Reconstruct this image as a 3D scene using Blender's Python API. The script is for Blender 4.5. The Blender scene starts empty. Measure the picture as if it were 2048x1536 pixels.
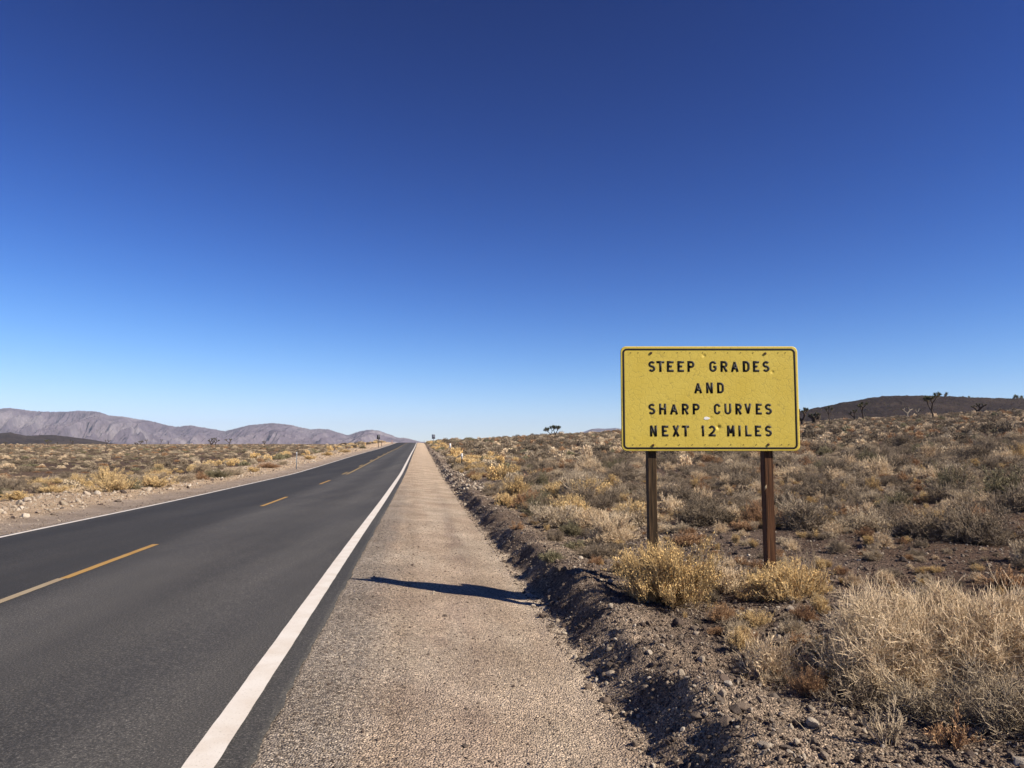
import bpy, math, random
import numpy as np
from mathutils import Vector
S = bpy.context.scene
C = S.collection
R_ = math.radians
# ---------------------------------------------------------------- camera, sky, sun, exposure
F = 1520.0; PITCH = math.atan(120 / F); EYE = 1.6
cam_d = bpy.data.cameras.new('camera'); cam = bpy.data.objects.new('camera', cam_d); C.objects.link(cam)
cam.location = (0, 0, EYE); cam.rotation_euler = (math.pi / 2 + PITCH, 0, 0)
cam_d.sensor_width = 36; cam_d.lens = F / 2048 * 36; cam_d.clip_start = .05; cam_d.clip_end = 40000
S.camera = cam
SUN_EL, SUN_BACK = R_(37.5), R_(23)
W = bpy.data.worlds.new('World'); S.world = W; W.use_nodes = True
nt = W.node_tree; bg = nt.nodes['Background']
sky = nt.nodes.new('ShaderNodeTexSky'); sky.sky_type = 'NISHITA'; sky.sun_disc = False
sky.sun_elevation = SUN_EL; sky.sun_rotation = R_(90) + SUN_BACK
sky.altitude = 1500; sky.air_density = .85; sky.dust_density = .25; sky.ozone_density = 3.0
hsv = nt.nodes.new('ShaderNodeHueSaturation'); hsv.inputs['Saturation'].default_value = 1.12
nt.links.new(sky.outputs[0], hsv.inputs['Color'])
def smath(op, a, b):                                              # camera-like tone response of the clear sky, per channel
    m = nt.nodes.new('ShaderNodeMath'); m.operation = op
    for i_, v_ in enumerate((a, b)):
        if hasattr(v_, 'is_output'): nt.links.new(v_, m.inputs[i_])
        else: m.inputs[i_].default_value = v_
    return m.outputs[0]
sep = nt.nodes.new('ShaderNodeSeparateColor'); com = nt.nodes.new('ShaderNodeCombineColor'); nt.links.new(hsv.outputs[0], sep.inputs[0])
for ch, (gm, M_, K_) in enumerate(((2.0, 1.3, 6.5), (2.1, 1.5, 5.9), (2.2, 1.9, 6.6))):
    z_ = smath('MULTIPLY', smath('POWER', smath('MULTIPLY', sep.outputs[ch], .085), gm), K_)
    o_ = smath('DIVIDE', z_, smath('ADD', smath('DIVIDE', z_, M_), 1.0))
    nt.links.new(smath('MULTIPLY', o_, 5.95), com.inputs[ch])
nt.links.new(com.outputs[0], bg.inputs[0])
bg.inputs[1].default_value = .1
sl = bpy.data.lights.new('sun', 'SUN'); sl.energy = 5.0; sl.angle = R_(.53); sl.color = (1, .91, .76)
sun = bpy.data.objects.new('sun', sl); C.objects.link(sun)
sv = Vector((math.cos(SUN_BACK) * math.cos(SUN_EL), -math.sin(SUN_BACK) * math.cos(SUN_EL), math.sin(SUN_EL)))
sun.rotation_euler = sv.to_track_quat('Z', 'Y').to_euler(); sun.location = sv * 50
S.render.engine = 'CYCLES'
S.view_settings.view_transform = 'Standard'; S.view_settings.look = 'None'
S.view_settings.exposure = 0.75; S.view_settings.gamma = 1
S.cycles.max_bounces = 5; S.cycles.diffuse_bounces = 3; S.cycles.volume_bounces = 0
rng = np.random.default_rng(7); random.seed(7)

# ---------------------------------------------------------------- numpy noise
def _h(ix, iy, s):
    n = (ix.astype(np.int64) * 374761393 + iy.astype(np.int64) * 668265263 + s * 974634777) & 0xffffffff
    n = ((n ^ (n >> 13)) * 1274126177) & 0xffffffff
    return ((n ^ (n >> 16)) & 0xffff) / 65535.0
def vnoise(x, y, s=0):
    x = np.asarray(x, float); y = np.asarray(y, float)
    ix = np.floor(x); iy = np.floor(y); fx = x - ix; fy = y - iy
    fx = fx * fx * fx * (fx * (fx * 6 - 15) + 10); fy = fy * fy * fy * (fy * (fy * 6 - 15) + 10)
    a = _h(ix, iy, s); b = _h(ix + 1, iy, s); c = _h(ix, iy + 1, s); d = _h(ix + 1, iy + 1, s)
    return (a + (b - a) * fx + (c - a) * fy + (a - b - c + d) * fx * fy) * 2 - 1
def fbm(x, y, o=4, s=0, g=.5):
    r = 0; a = 1; n = 0
    for i in range(o):
        r = r + a * vnoise(x * 2 ** i + 17.3 * i, y * 2 ** i - 9.1 * i, s + i); n += a; a *= g
    return r / n
def sstep(a, b, x):
    t = np.clip((x - a) / (b - a), 0, 1); return t * t * (3 - 2 * t)

# ---------------------------------------------------------------- land form
_t = np.arange(-60, 1200, 1.0)
_z = np.interp(_t, [-60, 0, 12, 22, 44, 60, 80, 101, 135, 180, 232, 262, 300, 400, 600],
               [0, 0, 0, -.08, -.12, .05, .28, .48, .75, 1.28, 1.93, 2.08, 1.9, .5, -2])
_k = np.exp(-np.linspace(-2, 2, 17) ** 2); _k /= _k.sum()
_z = np.convolve(np.pad(_z, 8, mode='edge'), _k, 'valid')
def zr(Y): return np.interp(Y, _t, _z)
def XR(Y): return -1.08 - .1205 * np.asarray(Y, float)            # right edge line
LW = 6.15                                                         # lane line to lane line
def edge_wig(Y): return .10 * fbm(Y * .9, Y * 0 + 3, 3, 5) + .05 * fbm(Y * 4, Y * 0, 2, 9)
HOLE = (2.43, 6.15)
def H(X, Y, fine=True):
    X = np.asarray(X, float); Y = np.asarray(Y, float)
    d = X - XR(Y); t = d - 2.42 - edge_wig(Y)
    base = zr(Y)
    far = 1 + sstep(10, 200, np.abs(Y)) * 2
    # right side
    fall = -.15 * np.clip((d - .25) / 1.95, 0, 1) ** 1.3
    cy = 1 + .4 * fbm(Y * .9, Y * 0 + 8, 2, 31)
    berm = np.interp(t, [0, .06, .32, .42, .9, 2.4, 4], [0, .03, .235, .25, .18, .30, .34]) * 1.0
    berm = np.where(t < 1.5, berm * (1 - (1 - sstep(.6, 1.5, t)) * (1 - cy)), berm)
    fade = 1 - .45 * sstep(60, 140, Y)
    tc = np.where(t > 190, 190 + 60 * np.tanh((t - 190) / 60), t)
    right = fall + berm * fade + .052 * np.maximum(tc - 1.5, 0)
    # left side
    dl = -(d + LW)                                                # distance left of the left line
    bank = .10 * np.exp(-((dl - 3.2) / 1.4) ** 2) - .05 * np.exp(-((dl - .9) / .6) ** 2)
    plain = np.interp(Y, [-60, 0, 400, 700, 3000], [-.05, -.05, .95, .95, .9])
    wl = sstep(5, 32, dl)
    z = np.where(d > 0, base + right, (base + bank * (dl > 0)) * (1 - wl) + plain * wl)
    z = np.where((d <= .25) & (dl <= 0.05), base, z)
    # undulation
    wr = sstep(.0, .5, t) * (d > 0)
    wl2 = sstep(1.5, 6, dl)
    und = np.maximum(wr, wl2)
    z = z + und * (.05 * fbm(X * .35, Y * .35, 3, 40) * far + .35 * fbm(X * .02, Y * .02, 3, 44) * sstep(25, 90, Y) * sstep(4, 30, np.maximum(t, dl)))
    if fine:
        lum = np.exp(-((t - .5) / .55) ** 2) * (d > 0)
        z = z + lum * (.085 * fbm(X * 4.6 + Y * 1.2, Y * 3.4, 5, 50, .68))
        z = z + wr * .035 * fbm(X * 3.5, Y * 3.5, 4, 52, .6) + wl2 * .02 * fbm(X * 3, Y * 3, 2, 57)
        sh = (d > .3) & (t < 0)
        z = z + sh * sstep(.3, .6, d) * (.014 * fbm(d * 2.6, Y * .05, 3, 54) + .004 * fbm(X * 9, Y * 5, 3, 56) * sstep(14, 8, Y))
        dh = ((X - HOLE[0]) / .13) ** 2 + ((Y - HOLE[1]) / .13) ** 2
        z = z - .30 * np.exp(-dh ** 2)
        z = z + .07 * np.exp(-(((X - HOLE[0] + .28) / .2) ** 2 + ((Y - HOLE[1] + .15) / .2) ** 2))
    return z
def h1(x, y): return float(H(np.array([x]), np.array([y]))[0])
cp, sp = math.cos(PITCH), math.sin(PITCH)
def ray(x, y):
    a = (x - 1024) / F; b = (768 - y) / F
    return a, cp - b * sp, sp + b * cp
def at(x, y, tmax=700):                                           # point of the ground seen at a pixel of the photograph
    a, b, c = ray(x, y)
    t = np.exp(np.linspace(math.log(2.5), math.log(tmax), 4000))
    g = EYE + c * t - H(a * t, b * t)
    k = np.argmax(g < 0) if (g < 0).any() else len(t) - 1
    return a * t[k], b * t[k]
def onplane(x, y, Y0):
    a, b, c = ray(x, y); t = Y0 / b
    return a * t, EYE + c * t
def project(X, Y, Z):
    dz = Z - EYE; dep = Y * cp + dz * sp; up = -Y * sp + dz * cp
    return 1024 + F * X / dep, 768 - F * up / dep, dep

# ---------------------------------------------------------------- mesh helpers
def mesh(name, V, Fc, mats=(), mi=None, smooth=False):
    V = np.asarray(V, np.float32); me = bpy.data.meshes.new(name)
    if isinstance(Fc, np.ndarray):
        n, k = Fc.shape
        me.vertices.add(len(V)); me.vertices.foreach_set('co', V.ravel())
        me.loops.add(n * k); me.loops.foreach_set('vertex_index', Fc.astype(np.int32).ravel())
        me.polygons.add(n); me.polygons.foreach_set('loop_start', np.arange(0, n * k, k, dtype=np.int32))
        me.polygons.foreach_set('loop_total', np.full(n, k, np.int32))
        me.update(calc_edges=True)
    else:
        me.from_pydata([tuple(map(float, v)) for v in V], [], [tuple(map(int, f)) for f in Fc]); me.update()
    for m in mats: me.materials.append(m)
    if mi is not None: me.polygons.foreach_set('material_index', np.asarray(mi, np.int32))
    if smooth: me.polygons.foreach_set('use_smooth', np.ones(len(me.polygons), bool))
    return me
def link(name, me, parent=None, loc=(0, 0, 0), rz=0):
    o = bpy.data.objects.new(name, me); C.objects.link(o); o.location = loc; o.rotation_euler = (0, 0, rz)
    if parent: o.parent = parent
    return o
def tag(o, label=None, cat=None, group=None, kind=None):
    for k, v in (('label', label), ('category', cat), ('group', group), ('kind', kind)):
        if v: o[k] = v
    return o
def tubes(P, R, sides=3):
    """P (n,k,3) polylines, R (n,k) radii -> verts, quads"""
    P = np.asarray(P, float); n, k, _ = P.shape
    T = np.gradient(P, axis=1) if k > 2 else np.repeat((P[:, 1:] - P[:, :1]), 2, 1)
    T /= np.linalg.norm(T, axis=2, keepdims=True) + 1e-9
    ref = np.where(np.abs(T[..., 2:3]) < .9, np.array([0, 0, 1.]), np.array([1., 0, 0]))
    A = np.cross(T, ref); A /= np.linalg.norm(A, axis=2, keepdims=True) + 1e-9
    B = np.cross(T, A)
    an = np.arange(sides) * 2 * np.pi / sides
    V = P[:, :, None] + R[:, :, None, None] * (A[:, :, None] * np.cos(an)[None, None, :, None] + B[:, :, None] * np.sin(an)[None, None, :, None])
    idx = np.arange(n * k * sides).reshape(n, k, sides)
    q = [np.stack([idx[:, i, s], idx[:, i, (s + 1) % sides], idx[:, i + 1, (s + 1) % sides], idx[:, i + 1, s]], -1).reshape(-1, 4)
         for i in range(k - 1) for s in range(sides)]
    return V.reshape(-1, 3), np.concatenate(q)
def merge(parts):
    Vs, Fs, o = [], [], 0
    for V, Fq in parts:
        Vs.append(V); Fs.append(np.asarray(Fq) + o); o += len(V)
    return np.concatenate(Vs), np.concatenate(Fs)
def box(x0, x1, y0, y1, z0, z1):
    V = np.array([[x, y, z] for z in (z0, z1) for y in (y0, y1) for x in (x0, x1)], float)
    return V, np.array([[0, 2, 3, 1], [4, 5, 7, 6], [0, 1, 5, 4], [2, 6, 7, 3], [0, 4, 6, 2], [1, 3, 7, 5]])
def cyl(cx, cy, z0, z1, r, n=12):
    a = np.arange(n) * 2 * np.pi / n
    V = [[cx + r * np.cos(t), cy + r * np.sin(t), z] for z in (z0, z1) for t in a]
    Fc = [(i, (i + 1) % n, n + (i + 1) % n, n + i) for i in range(n)]
    Fc += [tuple(range(n - 1, -1, -1)), tuple(range(n, 2 * n))]
    return V, Fc

# ---------------------------------------------------------------- material helpers
def mat(name, rough=.9, spec=.3):
    m = bpy.data.materials.new(name); m.use_nodes = True
    b = m.node_tree.nodes['Principled BSDF']; b.inputs['Roughness'].default_value = rough
    b.inputs['Specular IOR Level'].default_value = spec
    return m, m.node_tree, b
def N(nt, t, **kw):
    n = nt.nodes.new('ShaderNode' + t)
    for k, v in kw.items():
        if k in n.inputs: n.inputs[k].default_value = v
        else: setattr(n, k, v)
    return n
def ramp(nt, src, stops):
    r = nt.nodes.new('ShaderNodeValToRGB'); e = r.color_ramp.elements
    e[0].position, e[0].color = stops[0][0], (*stops[0][1], 1); e[1].position, e[1].color = stops[-1][0], (*stops[-1][1], 1)
    for p, c in stops[1:-1]:
        x = e.new(p); x.color = (*c, 1)
    nt.links.new(src, r.inputs[0]); return r.outputs[0]
def mixc(nt, mode, fac, a, b):
    m = nt.nodes.new('ShaderNodeMix'); m.data_type = 'RGBA'; m.blend_type = mode
    for s, v in ((m.inputs[0], fac), (m.inputs[6], a), (m.inputs[7], b)):
        if hasattr(v, 'is_output'): nt.links.new(v, s)
        elif isinstance(v, (int, float)): s.default_value = v
        else: s.default_value = (*v, 1)
    return m.outputs[2]
def coords(nt, scale=(1, 1, 1)):
    tc = nt.nodes.new('ShaderNodeTexCoord'); mp = nt.nodes.new('ShaderNodeMapping'); mp.inputs['Scale'].default_value = scale
    nt.links.new(tc.outputs['Object'], mp.inputs[0]); return mp.outputs[0]
def noise(nt, vec, scale, detail=4, rough=.6):
    n = N(nt, 'TexNoise'); n.inputs['Scale'].default_value = scale; n.inputs['Detail'].default_value = detail
    n.inputs['Roughness'].default_value = rough
    nt.links.new(vec, n.inputs['Vector']); return n.outputs['Fac']
def bump(nt, b, hgt, strength, dist):
    n = nt.nodes.new('ShaderNodeBump'); n.inputs['Strength'].default_value = strength; n.inputs['Distance'].default_value = dist
    nt.links.new(hgt, n.inputs['Height']); nt.links.new(n.outputs[0], b.inputs['Normal']); return n
def add(nt, a, b, op='ADD'):
    m = nt.nodes.new('ShaderNodeMath'); m.operation = op
    for s, v in ((m.inputs[0], a), (m.inputs[1], b)):
        if hasattr(v, 'is_output'): nt.links.new(v, s)
        else: s.default_value = v
    return m.outputs[0]

def soil_material():
    m, n, b = mat('soil', .95, .15)
    v = coords(n)
    a = n.nodes.new('ShaderNodeAttribute'); a.attribute_name = 'soil'
    st = n.nodes.new('ShaderNodeAttribute'); st.attribute_name = 'stony'
    big = ramp(n, noise(n, v, .9, 5), [(.3, (.78, .76, .74)), (.7, (1.2, 1.2, 1.2))])
    c = mixc(n, 'MULTIPLY', 1, a.outputs['Color'], big)
    fine = ramp(n, noise(n, v, 38, 4, .75), [(.30, (.30, .29, .28)), (.47, (1, 1, 1)), (.66, (1.5, 1.46, 1.4))])
    c = mixc(n, 'MULTIPLY', .9, c, fine)
    vo = N(n, 'TexVoronoi'); vo.inputs['Scale'].default_value = 75; n.links.new(v, vo.inputs['Vector'])
    sep = n.nodes.new('ShaderNodeSeparateColor'); n.links.new(vo.outputs['Color'], sep.inputs[0])
    peb = ramp(n, sep.outputs[0], [(0, (.28, .26, .26)), (.35, (.8, .78, .76)), (.7, (1.15, 1.1, 1.05)), (1, (2.0, 1.95, 1.85))])
    c = mixc(n, 'MULTIPLY', st.outputs['Fac'], c, peb)
    n.links.new(c, b.inputs['Base Color'])
    hgt = add(n, add(n, noise(n, v, 45, 4, .7), 1.0, 'MULTIPLY'), add(n, vo.outputs['Distance'], -.8, 'MULTIPLY'))
    hgt = add(n, hgt, add(n, noise(n, v, 9, 3), 1.2, 'MULTIPLY'))
    bump(n, b, hgt, 1.0, .03)
    return m
SOIL = soil_material()

# ---------------------------------------------------------------- ground sheet
def grow(a, step, r, end):
    out = [a]
    while abs(out[-1] - a) < abs(end - a):
        out.append(out[-1] + step); step *= r
    return out[1:]
Ys = list(reversed(grow(2.0, -.3, 1.25, -80))) + list(np.arange(2.0, 12, .042))
y = Ys[-1]
while y < 300: y += max(.042, (y - 8) * .011); Ys.append(y)
while y < 10500: y *= 1.045; Ys.append(y)
Ys = np.array(Ys)
Ds = list(reversed(grow(-12.5, -.2, 1.075, -9500))) + list(np.arange(-12.5, -6.25, .12)) + [-6.22, -5, -4, -3, -2, -1, -.2, .16] + \
    list(np.arange(.24, 6.0, .04)) + list(np.arange(6.0, 13, .09)) + grow(13, .12, 1.06, 9500)
Ds = np.array(Ds)
DD, YY = np.meshgrid(Ds, Ys); XX = XR(YY) + DD
ZZ = H(XX, YY)
under = (DD < .2) & (DD > -6.22)
ZZ = np.where(under, ZZ - .06, ZZ)
gV = np.stack([XX, YY, ZZ], -1).reshape(-1, 3)
nr, nc = XX.shape
ii = np.arange(nr * nc).reshape(nr, nc)
quads = np.stack([ii[:-1, :-1], ii[:-1, 1:], ii[1:, 1:], ii[1:, :-1]], -1)
cD = (DD[:-1, :-1] + DD[1:, 1:]) / 2; cY = (YY[:-1, :-1] + YY[1:, 1:]) / 2
tt = DD - 2.42 - edge_wig(YY); dl = -(DD + LW)
def lerp(a, b, w): return a + (b - a) * w[..., None]
def colr(*c): return np.array(c, float)
col = np.zeros(XX.shape + (3,)) + colr(0.111, 0.0799, 0.0622)
sh_n = sstep(-.35, .35, fbm(DD * 2.0 + 2, YY * .45, 4, 170)) * .6
sh_c = lerp(colr(0.348, 0.274, 0.211) + 0 * col, colr(0.285, 0.222, 0.178), sstep(-.2, .5, fbm(DD * 2.3 + 4, YY * .07, 2, 70) + .5 * fbm(DD * 2, YY * 1.3, 3, 77) * sstep(25, 10, YY)))
sh_c = lerp(sh_c, colr(.43, .365, .295), sh_n)
trk = np.exp(-((DD - .95 - .06 * fbm(YY * .15, YY * 0, 2, 171)) / .13) ** 2) + np.exp(-((DD - 1.85 - .08 * fbm(YY * .12, YY * 0 + 4, 2, 172)) / .16) ** 2)
sh_c = sh_c * (1.26 - .34 * trk * (.5 + .5 * fbm(YY * .6, DD, 3, 173)))[..., None]          # wheel tracks pressed along the shoulder
sh_c = lerp(sh_c, colr(0.244, 0.222, 0.2), (1 - sstep(.45, 1.0, DD + .25 * fbm(DD * 3, YY * 1.2, 3, 74))) * .75)
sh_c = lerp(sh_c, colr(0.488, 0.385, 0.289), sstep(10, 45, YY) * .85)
soilr = lerp(colr(0.155, 0.118, 0.0962) + 0 * col, colr(0.281, 0.222, 0.174), sstep(-.3, .4, fbm(XX * 1.1, YY * 1.1, 3, 71)) * (1 - sstep(.8, 3.2, tt)))
soilr = lerp(soilr, colr(.105, .070, .053), sstep(1.8, 4.5, tt + .8 * fbm(XX * .8, YY * .8, 2, 79)))
soilr = lerp(soilr, colr(0.2, 0.148, 0.111), sstep(.1, .5, fbm(XX * .12, YY * .12, 3, 72)) * .3)
w = sstep(-.06, .06, tt)
rightc = lerp(sh_c, soilr, w)
ver = lerp(colr(0.311, 0.252, 0.207) + 0 * col, colr(0.474, 0.363, 0.259), sstep(1.2, 2.1, dl + .4 * fbm(XX * .8, YY * .8, 3, 75)))
pl = lerp(colr(.085, .058, .043) + 0 * col, colr(.125, .088, .066), sstep(-.1, .5, fbm(XX * .08, YY * .03, 3, 73)))
leftc = lerp(ver, pl, sstep(4.6, 6.6, dl + fbm(XX * .5, YY * .5, 3, 76)))
col = np.where((DD > -3)[..., None], rightc, leftc)
stony = np.where(DD > -3, np.where(tt < 0, .5 + .5 * (1 - sstep(.4, 1.3, DD)), .8), .85 - .6 * (1 - sstep(1, 2, dl)))
def ground_part(name, mask, label, cat):
    q = quads[mask].reshape(-1, 4)
    used = np.unique(q); rm = np.zeros(len(gV), np.int64); rm[used] = np.arange(len(used))
    me = mesh(name, gV[used], rm[q], [SOIL], smooth=True)
    ca = me.attributes.new('soil', 'FLOAT_COLOR', 'POINT')
    c4 = np.concatenate([col.reshape(-1, 3)[used], np.ones((len(used), 1))], 1).astype(np.float32)
    ca.data.foreach_set('color', c4.ravel())
    fa = me.attributes.new('stony', 'FLOAT', 'POINT'); fa.data.foreach_set('value', stony.reshape(-1)[used].astype(np.float32))
    return tag(link(name, me), label, cat, kind='structure')
isR = (cD > .1) & (cD < 2.42 + edge_wig(cY)) & (cY < 330)
isL = (cD < -6.2) & (cD > -6.15 - 5.2) & (cY < 330)
ground_part('ground', ~isR & ~isL, 'brown desert soil with dark stones either side of the road', 'ground')
ground_part('gravel_shoulder', isR, 'tan gravel shoulder between the white edge line and the dark berm', 'road shoulder')
ground_part('gravel_verge', isL, 'pale rocky sand verge on the far side of the road', 'road verge')

# ---------------------------------------------------------------- road
def asphalt_material():
    m, n, b = mat('asphalt', .82, .35)
    v = coords(n)
    a = ramp(n, noise(n, v, 70, 4, .9), [(.28, (.009, .0088, .0085)), (.45, (.041, .0385, .0355)), (.56, (.076, .070, .064)), (.68, (.29, .265, .235))])
    rd = n.nodes.new('ShaderNodeMapping'); rd.inputs['Rotation'].default_value = (0, 0, -math.atan(.1205)); rd.inputs['Scale'].default_value = (1, .05, 1)
    tc = n.nodes.new('ShaderNodeTexCoord'); n.links.new(tc.outputs['Object'], rd.inputs[0])
    tr = ramp(n, noise(n, rd.outputs[0], 1.1, 3), [(.35, (.72, .72, .74)), (.65, (1.12, 1.11, 1.10))])
    c = mixc(n, 'MULTIPLY', .9, a, tr)
    pt = ramp(n, noise(n, v, .35, 5), [(.35, (.88, .88, .88)), (.7, (1.08, 1.08, 1.08))])
    c = mixc(n, 'MULTIPLY', 1, c, pt)
    # lane tones, including the sheen difference painted between the lanes
    at_ = n.nodes.new('ShaderNodeAttribute'); at_.attribute_name = 'lane'
    c = mixc(n, 'MULTIPLY', 1, c, at_.outputs['Color'])
    n.links.new(c, b.inputs['Base Color'])
    bump(n, b, noise(n, v, 110, 3, .8), .55, .006)
    return m
ASPH = asphalt_material()
rY = Ys[(Ys > -40) & (Ys < 420)]
rD = np.array([-LW - .10, -LW - .05] + list(np.linspace(-LW + .05, .10, 60)) + [.20, .25])
RD, RY = np.meshgrid(rD, rY)
wr_ = .02 * fbm(RY * 3, RY * 0, 3, 61) + .012 * fbm(RY * 14, RY * 0, 2, 62)
RDw = RD + np.where(RD > .22, wr_, 0) + np.where(RD < -LW - .07, -wr_ * 1.5, 0)
def road_z(d, Y): return zr(Y) + .012 + .02 * (1 - ((d + LW / 2) / (LW / 2)) ** 2)
RZ = road_z(RD, RY)
top = np.stack([XR(RY) + RDw, RY, RZ], -1)
low = top.copy(); low[..., 2] -= .10
nR, nC = RD.shape
V = np.concatenate([top.reshape(-1, 3), low[:, [0, -1]].reshape(-1, 3)])
ii = np.arange(nR * nC).reshape(nR, nC); jj = nR * nC + np.arange(nR * 2).reshape(nR, 2)
q = [np.stack([ii[:-1, :-1], ii[:-1, 1:], ii[1:, 1:], ii[1:, :-1]], -1).reshape(-1, 4),
     np.stack([ii[:-1, -1], jj[:-1, 1], jj[1:, 1], ii[1:, -1]], -1), np.stack([jj[:-1, 0], ii[:-1, 0], ii[1:, 0], jj[1:, 0]], -1)]
me = mesh('road', V, np.concatenate(q), [ASPH], smooth=True)
lane = np.ones((len(V), 4), np.float32)
ln = np.ones(RD.shape)
ln = ln * (1 - .50 * sstep(-2.7, -3.4, RD) * (1 - .25 * sstep(-5.6, -6.1, RD))) * (1 - .18 * np.exp(-((RD + 1.5) / .5) ** 2))                      # view-angle sheen put into the colour: far lane darker than near
ln = ln * (1 + .16 * np.exp(-((RD + .7) / .35) ** 2) + .12 * np.exp(-((RD + 2.4) / .35) ** 2) + .14 * np.exp(-((RD + 4.4) / .35) ** 2))
ln = ln * (1 - .15 * sstep(.02, .12, RD))
lane[:nR * nC, :3] = ln.reshape(-1, 1)
ca = me.attributes.new('lane', 'FLOAT_COLOR', 'POINT'); ca.data.foreach_set('color', lane.ravel())
tag(link('road', me), 'dark grey two lane asphalt road running up to the crest', 'road', kind='structure')
def paint_material(name, c, wear):
    m, n, b = mat(name, .7, .3); v = coords(n)
    f = ramp(n, noise(n, v, 70, 4, .7), [(.28, (.55, .53, .50)), (.42, (1, 1, 1)), (.7, (1.04, 1.04, 1.04))])
    cc = mixc(n, 'MULTIPLY', wear, c, f)
    g = ramp(n, noise(n, v, 3, 4), [(.35, (.90, .86, .82)), (.6, (1, 1, 1))])
    cc = mixc(n, 'MULTIPLY', 1, cc, g)
    n.links.new(cc, b.inputs['Base Color']); bump(n, b, noise(n, v, 110, 3, .8), .4, .004); return m
WHITE = paint_material('white_road_paint', (.62, .575, .53), .75)
YELLOW = paint_material('yellow_road_paint', (.36, .215, .062), .9)
OLDYEL = paint_material('faded_yellow_road_paint', (.32, .255, .165), .9)
FARYEL = paint_material('worn_yellow_road_paint', (.29, .205, .085), .9)
def stripe(name, d0, d1, y0, y1, m, label, cat, skew=0, group=None):
    ys = rY[(rY > y0) & (rY < y1)]; ys = np.concatenate([[y0], ys, [y1]])
    w1 = .0035 * fbm(ys * 5, ys * 0 + d0, 3, 63); w2 = .0035 * fbm(ys * 5, ys * 0 + d1 + 5, 3, 64)
    a = np.stack([XR(ys) + d0 + w1, ys, road_z(d0, ys) + .004], -1)
    b = np.stack([XR(ys) + d1 + w2, ys, road_z(d1, ys) + .004], -1)
    k = len(ys); V = np.concatenate([a, b]); i = np.arange(k - 1)
    me = mesh(name, V, np.stack([i, i + k, i + k + 1, i + 1], -1), [m])
    return tag(link(name, me), label, cat, group, 'structure')
stripe('edge_line', -.078, .082, -38, 300, WHITE, 'wide white edge line beside the near gravel shoulder', 'road marking')
stripe('edge_line', -LW - .05, -LW + .06, -38, 300, WHITE, 'thin white edge line along the far side of the road', 'road marking')
CL = -LW / 2
def yat(x, y): return at(x, y)[1]
e1 = yat(295, 1093); s1 = yat(75, 1163)
stripe('centre_dash', CL - .05, CL + .055, s1, e1, YELLOW, 'nearest orange yellow centre dash, cut by the left edge of the photo', 'road marking')
stripe('centre_dash', CL - .07, CL + .03, s1 - 1.6, s1 - .004, OLDYEL, 'faded pale end of the nearest centre dash at the left edge', 'road marking')
s2, e2 = yat(512, 1015), yat(570, 996)
stripe('centre_dash', CL - .05, CL + .055, s2, e2, YELLOW, 'second yellow centre dash up the road', 'road marking')
s3, e3 = yat(638, 970), yat(660, 962)
stripe('centre_dash', CL - .05, CL + .055, s3, e3, YELLOW, 'third yellow centre dash, before the double line begins', 'road marking')
s4 = yat(685, 950)
stripe('centre_line', CL + .02, CL + .14, s4, 300, FARYEL, 'solid yellow centre line running up to the crest', 'road marking')
for k in range(12):
    stripe('centre_dash', CL - .20, CL - .09, s4 + k * 11.6, s4 + k * 11.6 + 3.1, FARYEL,
           'short yellow dash left of the solid centre line', 'road marking', group='dashes beside the solid centre line')

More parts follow.
